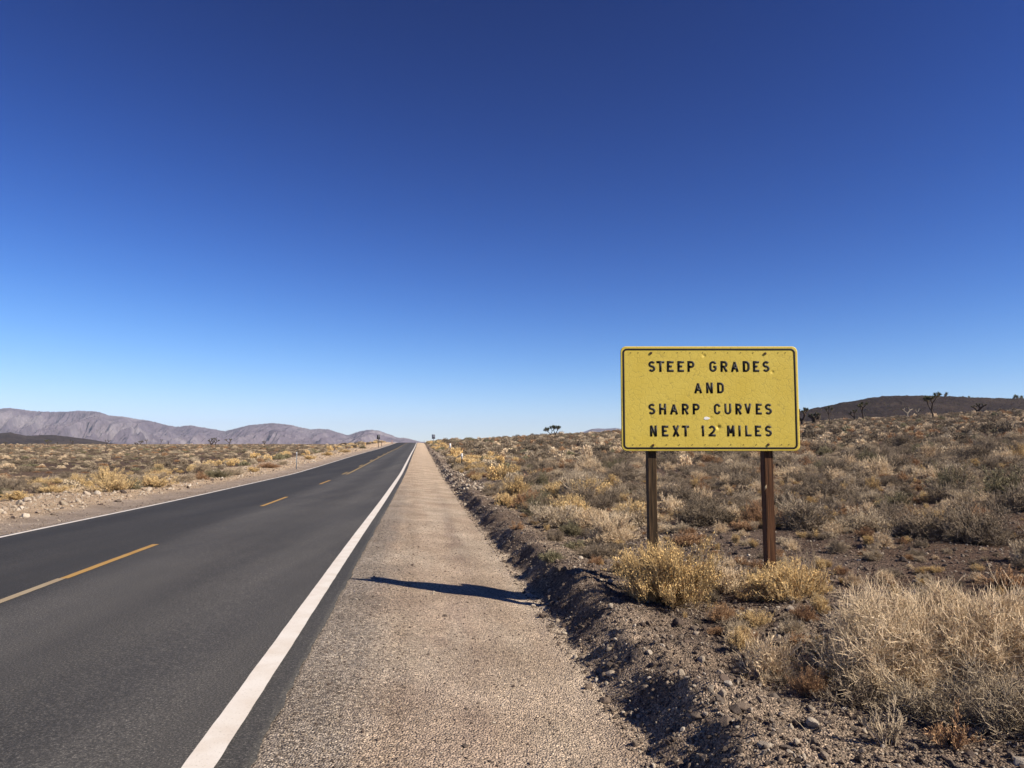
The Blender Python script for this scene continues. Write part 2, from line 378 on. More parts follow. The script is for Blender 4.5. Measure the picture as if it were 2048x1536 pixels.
# ---------------------------------------------------------------- hills and mountains
def rock_land(name, c1, c2, c3, sc, bs, bd):
    m, n, b = mat(name, .95, .1); v = coords(n)
    c = ramp(n, noise(n, v, sc, 7, .65), [(.3, c1), (.5, c2), (.72, c3)])
    f = ramp(n, noise(n, v, sc * 14, 5, .7), [(.3, (.62, .62, .62)), (.6, (1.15, 1.15, 1.15))])
    c = mixc(n, 'MULTIPLY', .8, c, f)
    n.links.new(c, b.inputs['Base Color']); bump(n, b, noise(n, v, sc * 8, 6, .7), bs, bd); return m
def ridge(name, pts, Yr, depth, m, label, zfoot, nu=700, nt_=90, gully=.0, gsc=.01, rough=0, seed=0, back=.6, spurs=0):
    px = np.array([p[0] for p in pts], float); py = np.array([p[1] for p in pts], float)
    xs = np.linspace(px[0], px[-1], nu)
    ys = np.interp(xs, px, py)
    kk = np.ones(3) / 3; ys = np.convolve(np.pad(ys, 1, mode='edge'), kk, 'valid')
    X, Z = onplane(xs, ys, Yr)
    t = np.concatenate([np.linspace(0, 1, nt_), 1 + np.linspace(.03, 1, 24)])
    T, XX_ = np.meshgrid(t, X); _, ZR_ = np.meshgrid(t, Z)
    Yd = np.where(T <= 1, Yr - depth * (1 - T), Yr + depth * back * (T - 1))
    prof = np.where(T <= 1, .12 * T + .88 * T ** 1.45, 1 - .9 * (T - 1))
    Hh = zfoot + (ZR_ - zfoot) * prof
    amp = (ZR_ - zfoot)
    if gully:
        wx = XX_ + spurs * (Yd - Yr) + 260 * gsc * 100 * .1 * fbm(XX_ * gsc * .5, Yd * gsc * .5, 3, seed + 5)
        g = 0; a = 1
        for o in range(6):
            r = 1 - np.abs(fbm(wx * gsc * 2 ** o, Yd * gsc * .10 * 2 ** o, 2, seed + 11 * o))
            g = g + a * (r ** 2 - .6); a *= .58
        env = np.clip(4 * T * (1 - T), 0, 1) ** .6 * (T <= 1)
        Hh = Hh + amp * gully * g * env
        Hh = np.where(T <= 1, np.minimum(Hh, zfoot + amp * (1 - .8 * (1 - T))), Hh)
        Yd = Yd + 0 * g
    if rough:
        Hh = Hh + rough * fbm(XX_ * .15, Yd * .15, 4, seed + 3, .7) * sstep(0, .15, T)
    V = np.stack([XX_ * (Yd / Yr), Yd, Hh], -1)
    n1, n2 = T.shape; ii = np.arange(n1 * n2).reshape(n1, n2)
    q = np.stack([ii[:-1, :-1], ii[1:, :-1], ii[1:, 1:], ii[:-1, 1:]], -1).reshape(-1, 4)
    me = mesh(name, V.reshape(-1, 3), q, [m], smooth=True)
    return tag(link(name, me), label, 'mountains' if 'mountain' in name else 'hill', kind='structure'), V
MT = rock_land('haze_tinted_rock', (.088, .070, .088), (.130, .107, .128), (.25, .22, .23), .0016, .35, 25)  # part of the blue air haze is mixed into this rock colour
DK = rock_land('dark_lava_rock', (.016, .010, .009), (.026, .017, .014), (.046, .032, .025), .02, .6, 2.0)
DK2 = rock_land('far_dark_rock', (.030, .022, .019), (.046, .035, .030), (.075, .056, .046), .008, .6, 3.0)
main = [(-420, 812), (-300, 808), (-180, 818), (-90, 812), (0, 817), (19, 816), (41, 818.7), (62, 821.6), (103, 823.7), (137, 823.7), (156, 821), (187, 822.5), (200, 824.7),
        (219, 831.6), (244, 833), (269, 837), (300, 842), (337, 851), (353, 854), (381, 850.6), (397, 853.7), (419, 857), (450, 862.5),
        (475, 856), (500, 850), (544, 846), (581, 850), (622, 858.7), (637, 857.5), (658, 858.8), (679, 865.4), (694, 871), (700, 870),
        (713, 864.5), (731, 860.5), (744, 859.6), (759, 862), (772, 867), (783, 870), (792, 874.4), (802, 876), (811, 876), (827, 880),
        (840, 883.7), (852, 885), (880, 888), (920, 890)]
ridge('mountain_range', main, 6500, 2300, MT, 'long purple grey mountain range beyond the left plain', -5, nu=1300, nt_=150, gully=.60, gsc=.0032, seed=3, spurs=-.22, rough=8)
ridge('mountain_range', [(960, 884), (1000, 878), (1040, 875), (1060, 869.5), (1078, 868.4), (1088, 870.5), (1100, 871), (1130, 870), (1165, 864.5), (1183, 858), (1196, 856.7), (1210, 857.5), (1232, 856), (1245, 858), (1300, 862), (1400, 868), (1480, 876)],
      8500, 1500, MT, 'small blue far mountains peeking over the slope left of the yellow sign', 20, nu=500, nt_=60, gully=.35, gsc=.004, seed=23, spurs=.5)
ridge('dark_hill', [(-300, 880), (-200, 874), (-100, 870), (0, 866), (20, 864.8), (34, 868), (53, 872), (75, 870.6), (103, 870), (140, 873.7), (175, 878), (203, 883), (216, 886), (240, 889), (262, 892)],
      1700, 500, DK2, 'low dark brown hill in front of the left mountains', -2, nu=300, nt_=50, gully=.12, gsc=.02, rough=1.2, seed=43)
hp = [(1480, 845), (1530, 836), (1570, 829), (1600, 822.5), (1620, 818), (1655, 811.4), (1680, 805.7), (1708, 801.6), (1738, 796), (1765, 792.5), (1779, 791), (1799, 791), (1861, 791),
      (1884, 792), (1916, 793.3), (1955, 795), (2003, 796.3), (2048, 797), (2150, 800), (2300, 806), (2450, 815)]
HILL, HV = ridge('dark_hill', hp, 900, 380, DK, 'dark purple brown volcanic hill behind the right slope', -2, nu=600, nt_=130, gully=.03, gsc=.02, rough=1.1, seed=63)

# ---------------------------------------------------------------- yellow sign
def sign_material():
    m, n, b = mat('yellow_sheeting', .55, .4); v = coords(n)
    wp = N(n, 'TexNoise'); wp.inputs['Scale'].default_value = 22; wp.inputs['Detail'].default_value = 3; n.links.new(v, wp.inputs['Vector'])
    mx = n.nodes.new('ShaderNodeVectorMath'); mx.operation = 'MULTIPLY_ADD'; n.links.new(wp.outputs['Color'], mx.inputs[0])
    mx.inputs[1].default_value = (.035, .035, .035); n.links.new(v, mx.inputs[2])
    vo = N(n, 'TexVoronoi', feature='DISTANCE_TO_EDGE'); vo.inputs['Scale'].default_value = 17; n.links.new(mx.outputs[0], vo.inputs['Vector'])
    line = ramp(n, vo.outputs['Distance'], [(0.0, (1, 1, 1)), (.035, (0, 0, 0))])
    brk = ramp(n, noise(n, v, 16, 3, .6), [(.44, (0, 0, 0)), (.56, (1, 1, 1))])
    k = mixc(n, 'MULTIPLY', 1, line, brk)
    base = ramp(n, noise(n, v, 2.2, 4), [(.3, (.60, .44, .055)), (.7, (.65, .50, .085))])
    base = mixc(n, 'MULTIPLY', .7, base, ramp(n, noise(n, v, 60, 4, .7), [(.3, (.86, .84, .80)), (.6, (1, 1, 1))]))
    sp_ = n.nodes.new('ShaderNodeSeparateColor'); n.links.new(k, sp_.inputs[0])
    fac = add(n, sp_.outputs[0], .55, 'MULTIPLY')
    c = mixc(n, 'MIX', fac, base, (.16, .12, .04))
    n.links.new(c, b.inputs['Base Color'])
    hh = add(n, ramp(n, vo.outputs['Distance'], [(0, (0, 0, 0)), (.09, (1, 1, 1))]), .5, 'MULTIPLY')
    bump(n, b, add(n, hh, noise(n, v, 30, 3)), .35, .003)
    return m
YS = sign_material()
BLK, _n, _b = mat('black_sign_ink', .6, .3); _b.inputs['Base Color'].default_value = (.012, .010, .010, 1)
ALU, _n, _b = mat('dull_aluminium', .5, .5); _b.inputs['Base Color'].default_value = (.32, .32, .33, 1); _b.inputs['Metallic'].default_value = .6
RUST, _n, _b = mat('rusty_bolt', .8, .3); _b.inputs['Base Color'].default_value = (.07, .035, .02, 1)
CHIP, _n, _b = mat('bare_chip', .6, .4); _b.inputs['Base Color'].default_value = (.85, .83, .78, 1)
YP = 7.90
def zpx(u, v): return 1200 + u * 440 / 2048, 670 + v * 330 / 1536    # coordinates read off an enlargement of the sign
def zw(u, v): return onplane(*zpx(u, v), YP)
tlx, tlz = zw(183, 106); trx, trz = zw(1832, 107); blx, blz = zw(207, 1082); brx, brz = zw(1866, 1080)
px0 = (tlx + blx) / 2; px1 = (trx + brx) / 2; pz1 = (tlz + trz) / 2; pz0 = (blz + brz) / 2
PW, PH = px1 - px0, pz1 - pz0
pmx, pmz = (px0 + px1) / 2, (pz0 + pz1) / 2
post_x = [onplane(1303.5, 915, YP + .05)[0], onplane(1535, 915, YP + .05)[0]]
sgx = (post_x[0] + post_x[1]) / 2; sgz = h1(sgx, YP)
sign = link('warning_sign', None, loc=(sgx, YP, sgz))
tag(sign, 'big weathered yellow steep grades warning sign on two brown wooden posts', 'road sign')
def L3(V): V = np.asarray(V, float); return V - np.array([sgx, YP, sgz])
def rr_pts(w, h, r, n=10):
    out = []
    for cx, cz, a0 in ((w / 2 - r, h / 2 - r, 0), (-w / 2 + r, h / 2 - r, 90), (-w / 2 + r, -h / 2 + r, 180), (w / 2 - r, -h / 2 + r, 270)):
        for k in range(n + 1):
            a = R_(a0 + 90 * k / n); out.append((cx + r * math.cos(a), cz + r * math.sin(a)))
    return np.array(out)
nx_, nz_ = 230, 134; rc = .058
gx, gz = np.meshgrid(np.linspace(-PW / 2, PW / 2, nx_), np.linspace(-PH / 2, PH / 2, nz_))
ex = np.abs(gx) - (PW / 2 - rc); ez = np.abs(gz) - (PH / 2 - rc)
cc = (ex > 0) & (ez > 0); rr = np.sqrt(ex ** 2 + ez ** 2); f_ = np.where(cc & (rr > 0), np.maximum(ex, ez) / np.maximum(rr, 1e-6), 1)
gx = np.where(cc, np.sign(gx) * (PW / 2 - rc + ex * f_), gx); gz = np.where(cc, np.sign(gz) * (PH / 2 - rc + ez * f_), gz)
dent = 0 * gx
for u, v, r, dp in ((968, 192, .014, .007), (1605, 345, .013, .007), (1103, 857, .018, .013), (1030, 770, .012, .004)):
    X_, Z_ = zw(u, v); dent = dent + dp * np.exp(-(((gx + pmx - X_) ** 2 + (gz + pmz - Z_) ** 2) / r ** 2))
dent = dent + .0012 * fbm(gx * 2.2, gz * 2.2, 2, 90)
fr = np.stack([gx + pmx, YP + dent, gz + pmz], -1); bk = fr.copy(); bk[..., 1] += .0035
i0 = np.arange(nx_ * nz_).reshape(nz_, nx_); i1 = i0 + nx_ * nz_
ring = np.concatenate([i0[0, :], i0[1:, -1], i0[-1, -2::-1], i0[-2:0:-1, 0]]); rn = np.roll(ring, -1); off = nx_ * nz_
q = np.concatenate([np.stack([i0[:-1, :-1], i0[:-1, 1:], i0[1:, 1:], i0[1:, :-1]], -1).reshape(-1, 4),
                    np.stack([i1[:-1, :-1], i1[1:, :-1], i1[1:, 1:], i1[:-1, 1:]], -1).reshape(-1, 4),
                    np.stack([ring, ring + off, rn + off, rn], -1)])
nf = (nx_ - 1) * (nz_ - 1)
mi = np.zeros(len(q), int); mi[nf:2 * nf] = 1
me = mesh('sign_panel', L3(np.concatenate([fr.reshape(-1, 3), bk.reshape(-1, 3)])), q, [YS, ALU], mi, smooth=False)
panel = link('sign_panel', me, sign)
# black border
o_ = rr_pts(PW - .044, PH - .044, .046); i_ = rr_pts(PW - .044 - .036, PH - .044 - .036, .030)
k = len(o_); V = []
for P_, yy in ((o_, -.0022), (i_, -.0022), (o_, .0), (i_, .0)):
    V += [[p[0] + pmx, YP + yy, p[1] + pmz] for p in P_]
a = np.arange(k); b2 = np.roll(a, -1)
q = np.concatenate([np.stack([a, b2, b2 + k, a + k], -1), np.stack([a, a + 2 * k, b2 + 2 * k, b2], -1), np.stack([a + k, b2 + k, b2 + 3 * k, a + 3 * k], -1)])
link('border', mesh('border', L3(V), q, [BLK]), panel)
# lettering: stroke letters
def arc(cx, cy, rx, ry, a0, a1, n=10): return [(cx + rx * math.cos(R_(a0 + (a1 - a0) * i / n)), cy + ry * math.sin(R_(a0 + (a1 - a0) * i / n))) for i in range(n + 1)]
G = {
 'S': [arc(.5, .76, .5, .24, 25, 250, 14) + arc(.5, .25, .5, .25, 70, -155, 14)],
 'T': [[(0, 1), (1, 1)], [(.5, 1), (.5, 0)]],
 'E': [[(1, 1), (0, 1), (0, 0), (1, 0)], [(0, .52), (.85, .52)]],
 'P': [[(0, 0), (0, 1), (.55, 1)] + arc(.6, .73, .4, .27, 80, -80, 8) + [(.55, .46), (0, .46)]],
 'G': [arc(.5, .72, .5, .28, 15, 180, 10) + arc(.5, .28, .5, .28, 180, 360, 10) + [(1, .46), (.55, .46)]],
 'R': [[(0, 0), (0, 1), (.55, 1)] + arc(.6, .74, .4, .26, 80, -80, 8) + [(.55, .48), (0, .48)], [(.5, .48), (1, 0)]],
 'A': [[(0, 0), (.5, 1.02)], [(1, 0), (.5, 1.02)], [(.2, .28), (.8, .28)]],
 'D': [[(0, 0), (0, 1), (.45, 1)] + arc(.5, .68, .5, .32, 80, 0, 6) + arc(.5, .32, .5, .32, 0, -80, 6) + [(.45, 0), (0, 0), (0, .2)]],
 'N': [[(0, 0), (0, 1)], [(0, 1), (1, 0)], [(1, 0), (1, 1)]],
 'H': [[(0, 0), (0, 1)], [(1, 0), (1, 1)], [(0, .52), (1, .52)]],
 'C': [arc(.5, .70, .5, .30, 10, 180, 10) + arc(.5, .30, .5, .30, 180, 350, 10)],
 'U': [[(0, 1), (0, .32)] + arc(.5, .30, .5, .30, 185, 355, 12) + [(1, .32), (1, 1)]],
 'V': [[(0, 1), (.5, -.02)], [(1, 1), (.5, -.02)]],
 'X': [[(0, 1), (1, 0)], [(1, 1), (0, 0)]],
 'M': [[(0, 0), (0, 1)], [(0, 1), (.5, .25)], [(.5, .25), (1, 1)], [(1, 1), (1, 0)]],
 'I': [[(.5, 0), (.5, 1)]],
 'L': [[(0, 1), (0, 0), (1, 0)]],
 '1': [[(.9, 0), (.9, 1)], [(.9, 1), (0, .80)]],
 '2': [arc(.5, .70, .5, .30, 160, -15, 12) + [(.80, .44), (.04, .03)], [(0, 0), (1, 0)]],
}
def ribbon(P, w, y0, y1):
    P = np.array(P, float); T = np.gradient(P, axis=0) if len(P) > 2 else np.repeat(P[1:] - P[:1], 2, 0)
    seg = np.diff(P, axis=0); seg /= np.linalg.norm(seg, axis=1, keepdims=True)
    nrm = np.stack([-seg[:, 1], seg[:, 0]], -1)
    out = np.zeros_like(P); out[0] = nrm[0]; out[-1] = nrm[-1]
    for i in range(1, len(P) - 1):
        m_ = nrm[i - 1] + nrm[i]; m_ /= np.linalg.norm(m_); out[i] = m_ / max(.45, float(m_ @ nrm[i]))
    L_, R__ = P + out * w / 2, P - out * w / 2
    k = len(P); V = [[p[0], y, p[1]] for y in (y0, y1) for S_ in (L_, R__) for p in S_]
    q = []
    for i in range(k - 1):
        q += [(i, i + k, i + k + 1, i + 1), (i, i + 1, i + 2 * k + 1, i + 2 * k), (i + k, i + 3 * k, i + 3 * k + 1, i + k + 1)]
    q += [(0, 2 * k, 3 * k, k), (k - 1, 2 * k - 1, 4 * k - 1, 3 * k - 1)]
    return np.array(V), np.array(q)
rows = [('STEEP', 242, 342, [(452, 517), (527, 600), (624, 687), (722, 783), (815, 882)]), ('GRADES', 242, 342, [(1018, 1088), (1122, 1190), (1218, 1292), (1330, 1395), (1425, 1483), (1515, 1580)]),
        ('AND', 442, 542, [(876, 952), (988, 1052), (1090, 1155)]),
        ('SHARP', 638, 739, [(452, 517), (551, 618), (650, 728), (762, 828), (863, 930)]), ('CURVES', 638, 739, [(1060, 1125), (1158, 1224), (1260, 1322), (1345, 1412), (1450, 1508), (1537, 1602)]),
        ('NEXT', 842, 943, [(467, 532), (577, 638), (676, 742), (765, 832)]), ('12', 842, 943, [(942, 972), (1010, 1078)]), ('MILES', 842, 943, [(1183, 1255), (1292, 1308), (1352, 1412), (1442, 1502), (1537, 1602)])]
for word, v0, v1, bx in rows:
    parts = []
    for ch, (a0, a1) in zip(word, bx):
        x0, z1 = zw(a0, v0); x1, z0 = zw(a1, v1); st = (z1 - z0) * .195
        for j, pl_ in enumerate(G[ch]):
            # keep square ends flush with the letter box
            pts = []
            diag = len(pl_) == 2 and pl_[0][0] != pl_[1][0] and pl_[0][1] != pl_[1][1]
            horiz = len(pl_) == 2 and pl_[0][1] == pl_[1][1]; vert = len(pl_) == 2 and pl_[0][0] == pl_[1][0]
            for i, (a, b) in enumerate(pl_):
                cx = x0 + st / 2 + a * (x1 - x0 - st); cz = z0 + st / 2 + b * (z1 - z0 - st)
                end = i in (0, len(pl_) - 1)
                if (vert or diag) and b in (0, 1): cz = z0 + b * (z1 - z0)
                if horiz and a in (0, 1) and not (ch == 'H'): cx = x0 + a * (x1 - x0)
                if ch in 'EL' and end and a == 1: cx = x1
                if ch in 'PRLU' and end and b in (0, 1): cz = z0 + b * (z1 - z0) if not (ch in 'L' and b == 0) else cz
                pts.append((cx, cz))
            parts.append(ribbon(pts, st, YP - .0020 - .0002 * j, YP))
    Vq, Fq = merge(parts)
    o = link('lettering', mesh('lettering', L3(Vq), Fq, [BLK]), panel); o['label'] = 'black capitals reading ' + word
# bolts, rivets, chip
def disc(cx, cz, r, y, thick, n=8, sq=1.0, rot=0):
    a = np.arange(n) * 2 * np.pi / n + rot
    V = [[cx + r * math.cos(t), y, cz + r * sq * math.sin(t)] for t in a] + [[cx + r * 1.15 * math.cos(t), y + thick, cz + r * 1.15 * sq * math.sin(t)] for t in a]
    return V, [tuple(range(n))] + [(i, (i + 1) % n, n + (i + 1) % n, n + i) for i in range(n)]
for u, v in ((475, 168), (1538, 172), (495, 1027), (1568, 1020)):
    X_, Z_ = zw(u, v)
    V, q = disc(X_, Z_, .0125, YP - .009, .009, 6, 1, .3)
    link('bolt', mesh('bolt', L3(V), q, [RUST]), panel)
for vv, us in ((165, (285, 355, 600, 720, 838, 955, 1075, 1190, 1308, 1425, 1658, 1726)), (1021, (308, 376, 620, 740, 860, 980, 1100, 1218, 1337, 1455, 1690, 1757))):
    for u in us:
        X_, Z_ = zw(u, vv); V, q = disc(X_, Z_, .0042, YP - .004, .004, 6)
        link('rivet', mesh('rivet', L3(V), q, [RUST]), panel)
X_, Z_ = zw(993, 775)
V, q = disc(X_, Z_, .031, YP - .0026, .0006, 12, .42); rg = np.random.default_rng(5)
V = [[X_ + (v[0] - X_) * (1 + .18 * rg.normal()), v[1], Z_ + (v[2] - Z_) * (1 + .15 * rg.normal())] for v in V]
o = link('paint_chip', mesh('paint_chip', L3(V), q, [CHIP]), panel)
# rails behind the panel
for zz in (zw(900, 168)[1], zw(900, 1021)[1]):
    V, q = box(px0 + .03, px1 - .03, YP + .0045 + .006, YP + .038, zz - .025, zz + .025)
    link('rail', mesh('rail', L3(V), q, [ALU]), sign)
def wood_material(k):
    m, n, b = mat('weathered_post_wood', .85, .2)
    v = coords(n, (60, 60, 2.2)); c = ramp(n, noise(n, v, 1.0, 5, .65), [(.30, (.030, .016, .010)), (.5, (.085, .038, .018)), (.7, (.18, .085, .040))] if k else [(.30, (.020, .014, .008)), (.5, (.055, .034, .018)), (.7, (.13, .080, .040))])
    v2 = coords(n, (150, 150, 3)); c = mixc(n, 'MULTIPLY', .7, c, ramp(n, noise(n, v2, 1, 3), [(.35, (.45, .42, .4)), (.55, (1.1, 1.1, 1.1))]))
    n.links.new(c, b.inputs['Base Color']); bump(n, b, noise(n, v, 1.0, 5, .65), .8, .006); return m
WOODS = [wood_material(0), wood_material(1)]
for k, X_ in enumerate(post_x):
    hw = .044; y0, y1 = YP + .038, YP + .038 + .14; zb = -.5; zt = pz1 - sgz - .015
    nzp = 60; prof = [(-hw, y0 + .004), (-hw + .004, y0), (hw - .004, y0), (hw, y0 + .004), (hw, y1 - .004), (hw - .004, y1), (-hw + .004, y1), (-hw, y1 - .004)]
    V = []
    for i in range(nzp):
        z_ = zb + (zt - zb) * i / (nzp - 1)
        lean = (.012 if k else .004) * (zt - z_)
        for j, (a, b2) in enumerate(prof):
            V.append([X_ - sgx + a + lean * .6 + .0016 * math.sin(z_ * 9 + j), b2 - YP + .0015 * math.sin(z_ * 7 + 2 * j), z_])
    q = [(i * 8 + j, i * 8 + (j + 1) % 8, (i + 1) * 8 + (j + 1) % 8, (i + 1) * 8 + j) for i in range(nzp - 1) for j in range(8)] + [tuple(range((nzp - 1) * 8, nzp * 8))]
    p = link('post', mesh('post', V, q, [WOODS[k]]), sign)
    if k:
        p['label'] = 'right wooden post with a pale splinter scar'
        V, q = box(X_ - sgx - hw - .004, X_ - sgx - hw + .022, .0335, .0385, 0, .035); V = np.array(V); V[:, 2] += 1.0 + (V[:, 0] - (X_ - sgx - hw)) * 1.2
        SC, _n, _b = mat('splintered_wood', .9, .1); _b.inputs['Base Color'].default_value = (.22, .17, .11, 1)
        link('splinter', mesh('splinter', V, q, [SC]), p)

# ---------------------------------------------------------------- small far signs and markers
DARK, _n, _b = mat('dark_sign_back', .6, .4); _b.inputs['Base Color'].default_value = (.035, .037, .045, 1)
SHADEFACE, _n, _b = mat('shade_toned_sign_face', .6, .4); _b.inputs['Base Color'].default_value = (.26, .28, .35, 1)  # pale plate standing unlit: its bluish shade is put into the colour
SWHITE, _n, _b = mat('white_sign_face', .5, .4); _b.inputs['Base Color'].default_value = (.80, .80, .80, 1)
SGREY, _n, _b = mat('galvanised_post', .5, .4); _b.inputs['Base Color'].default_value = (.20, .21, .22, 1)
REDP, _n, _b = mat('faded_red_post', .7, .3); _b.inputs['Base Color'].default_value = (.35, .14, .10, 1)
BRN, _n, _b = mat('brown_post', .8, .3); _b.inputs['Base Color'].default_value = (.09, .06, .045, 1)
def boxm(name, parent, m, *a): V, q = box(*a); return link(name, mesh(name, V, q, [m]), parent)
def roundpost(name, parent, m, h, r, z0=-.3):
    V, q = cyl(0, 0, z0, h, r, 10); return link(name, mesh(name, V, q, [m]), parent)
# back of a sign, left side
Yb = 150.; xa, zt_ = onplane(754.0, 870, Yb); xb, zb_ = onplane(760.0, 878.4, Yb); xm = (xa + xb) / 2
g = h1(xm, Yb); s_ = link('road_sign', None, loc=(xm, Yb, g)); tag(s_, 'dark back of a rectangular road sign on a post at the left verge', 'road sign')
w_ = (xb - xa) / 2
V, q = box(-w_, w_, -.012, 0, zb_ - g, zt_ - g); pnl = link('sign_panel', mesh('sign_panel', V, q, [DARK]), s_)
boxm('stiffener', pnl, SGREY, -.03, .03, -.03, -.0125, zb_ - g + .02, zt_ - g - .02)
boxm('post', s_, BRN, -.05, .05, .002, .09, -.3, zt_ - g - .05)
# speed sign, right side
Yb = 160.; xa, zt_ = onplane(863.8, 869, Yb); xb, zb_ = onplane(870.2, 877.7, Yb); xm = (xa + xb) / 2
g = h1(xm, Yb); s_ = link('road_sign', None, loc=(xm, Yb, g)); tag(s_, 'small shade-toned rectangular road sign with dark lettering above the right shoulder near the crest', 'road sign')
w_ = (xb - xa) / 2; hgt = zt_ - zb_
pnl = boxm('sign_panel', s_, SHADEFACE, -w_, w_, 0, .012, zb_ - g, zt_ - g)
Zt = zt_ - g
for a0, a1, b0, b1 in ((-.96, .96, .03, .20), (-.1, .45, .34, .44), (.62, .96, .2, .97), (-.7, -.25, .56, .70), (.0, .4, .56, .70), (-.2, .05, .70, .80), (-.75, -.3, .80, .90)):
    boxm('lettering', pnl, DARK, a0 * w_, a1 * w_, -.004, 0.0, Zt - b1 * hgt, Zt - b0 * hgt)
boxm('post', s_, SGREY, -.06, .06, .014, .10, -.3, Zt - .05)
def paddle(x, y0, y1, Yb, w, label, marks):
    xm, zt_ = onplane(x, y0, Yb); _, zb_ = onplane(x, y1, Yb); g = h1(xm, Yb)
    s_ = link('mile_marker', None, loc=(xm, Yb, g)); tag(s_, label, 'mile marker')
    pnl = boxm('marker_plate', s_, SWHITE, -w / 2, w / 2, 0, .006, zb_ - g, zt_ - g)
    for a0, a1, b0, b1 in marks:
        boxm('marking', pnl, BLK, a0 * w, a1 * w, -.003, 0, (zt_ - g) - b1 * (zt_ - zb_), (zt_ - g) - b0 * (zt_ - zb_))
    boxm('post', s_, BLK, -.035, .035, .008, .05, -.3, zt_ - g + .03)
paddle(923.5, 907, 918, 52, .105, 'near black and white roadside marker paddle among golden brush', ((-.18, .2, .10, .27), (-.15, .22, .40, .58), (-.2, .15, .62, .80)))
paddle(900.3, 887, 896, 78, .17, 'farther white roadside marker paddle nearer the crest', ((-.1, .25, .30, .42), (-.05, .2, .65, .78)))
# delineators
def delin(x, ytop, Yb, m, label, r=.03, cap=True, group=None):
    xm, zt_ = onplane(x, ytop, Yb); g = h1(xm, Yb); s_ = link('delineator_post', None, loc=(xm, Yb, g)); tag(s_, label, 'delineator', group)
    boxm('post', s_, m, -r, r, -.012, .012, -.3, zt_ - g)
    if cap: boxm('reflector', s_, SWHITE, -r * .8, r * .8, -.018, -.0125, zt_ - g - .16, zt_ - g - .04)
delin(593.6, 903.5, 51, SGREY, 'slim grey delineator post with a white reflector on the left verge', .03)
delin(784, 880.2, 215, REDP, 'thin faded red post left of the road at the crest', .06, False)
delin(763.3, 882, 165, BRN, 'short dark post just right of the sign back on the left verge', .05, False)
delin(848.5, 880.6, 225, SGREY, 'thin grey post at the right end of the crest', .06, False)

# ---------------------------------------------------------------- plants
def plant_material(name, cols, jitter=.5):
    m, n, b = mat(name, .9, .12)
    oi = n.nodes.new('ShaderNodeObjectInfo'); ge = n.nodes.new('ShaderNodeNewGeometry')
    c = ramp(n, oi.outputs['Random'], [(i / (len(cols) - 1), c) for i, c in enumerate(cols)])
    j = ramp(n, ge.outputs['Random Per Island'], [(0, (1 - jitter,) * 3), (1, (1 + jitter, 1 + jitter * .95, 1 + jitter * .85))])
    c = mixc(n, 'MULTIPLY', 1, c, j); n.links.new(c, b.inputs['Base Color'])
    return m
PM = {
 'gold': (plant_material('straw_stem', [(0.345, 0.246, 0.129), (0.475, 0.353, 0.198)]), plant_material('golden_leaf', [(0.712, 0.492, 0.219), (0.777, 0.567, 0.289), (0.648, 0.471, 0.239)])),
 'pale': (plant_material('bleached_twig', [(0.555, 0.425, 0.286), (0.629, 0.5, 0.351)]), plant_material('bleached_leaf', [(0.647, 0.5, 0.343), (0.703, 0.574, 0.408)])),
 'grey': (plant_material('grey_twig', [(0.167, 0.132, 0.0984), (0.247, 0.197, 0.149), (0.198, 0.155, 0.116)]), plant_material('grey_leaf', [(0.204, 0.162, 0.116), (0.291, 0.227, 0.162), (0.16, 0.132, 0.0984)])),
 'tan': (plant_material('tan_twig', [(0.358, 0.284, 0.202), (0.432, 0.351, 0.261)]), plant_material('tan_leaf', [(0.388, 0.313, 0.224), (0.478, 0.395, 0.292)])),
 'rust': (plant_material('rust_twig', [(0.252, 0.148, 0.0888), (0.311, 0.192, 0.111)]), plant_material('rust_leaf', [(0.37, 0.215, 0.118), (0.429, 0.281, 0.163)])),
 'green': (plant_material('olive_twig', [(0.163, 0.139, 0.0888), (0.189, 0.163, 0.106)]), plant_material('olive_leaf', [(0.226, 0.207, 0.124), (0.27, 0.246, 0.154)])),
 'dead': (plant_material('dead_grey_twig', [(0.252, 0.198, 0.142), (0.355, 0.286, 0.207)]), plant_material('dead_pale_twig', [(0.407, 0.327, 0.237), (0.459, 0.374, 0.272)])),
}
def unit(v): return v / (np.linalg.norm(v, axis=-1, keepdims=True) + 1e-9)
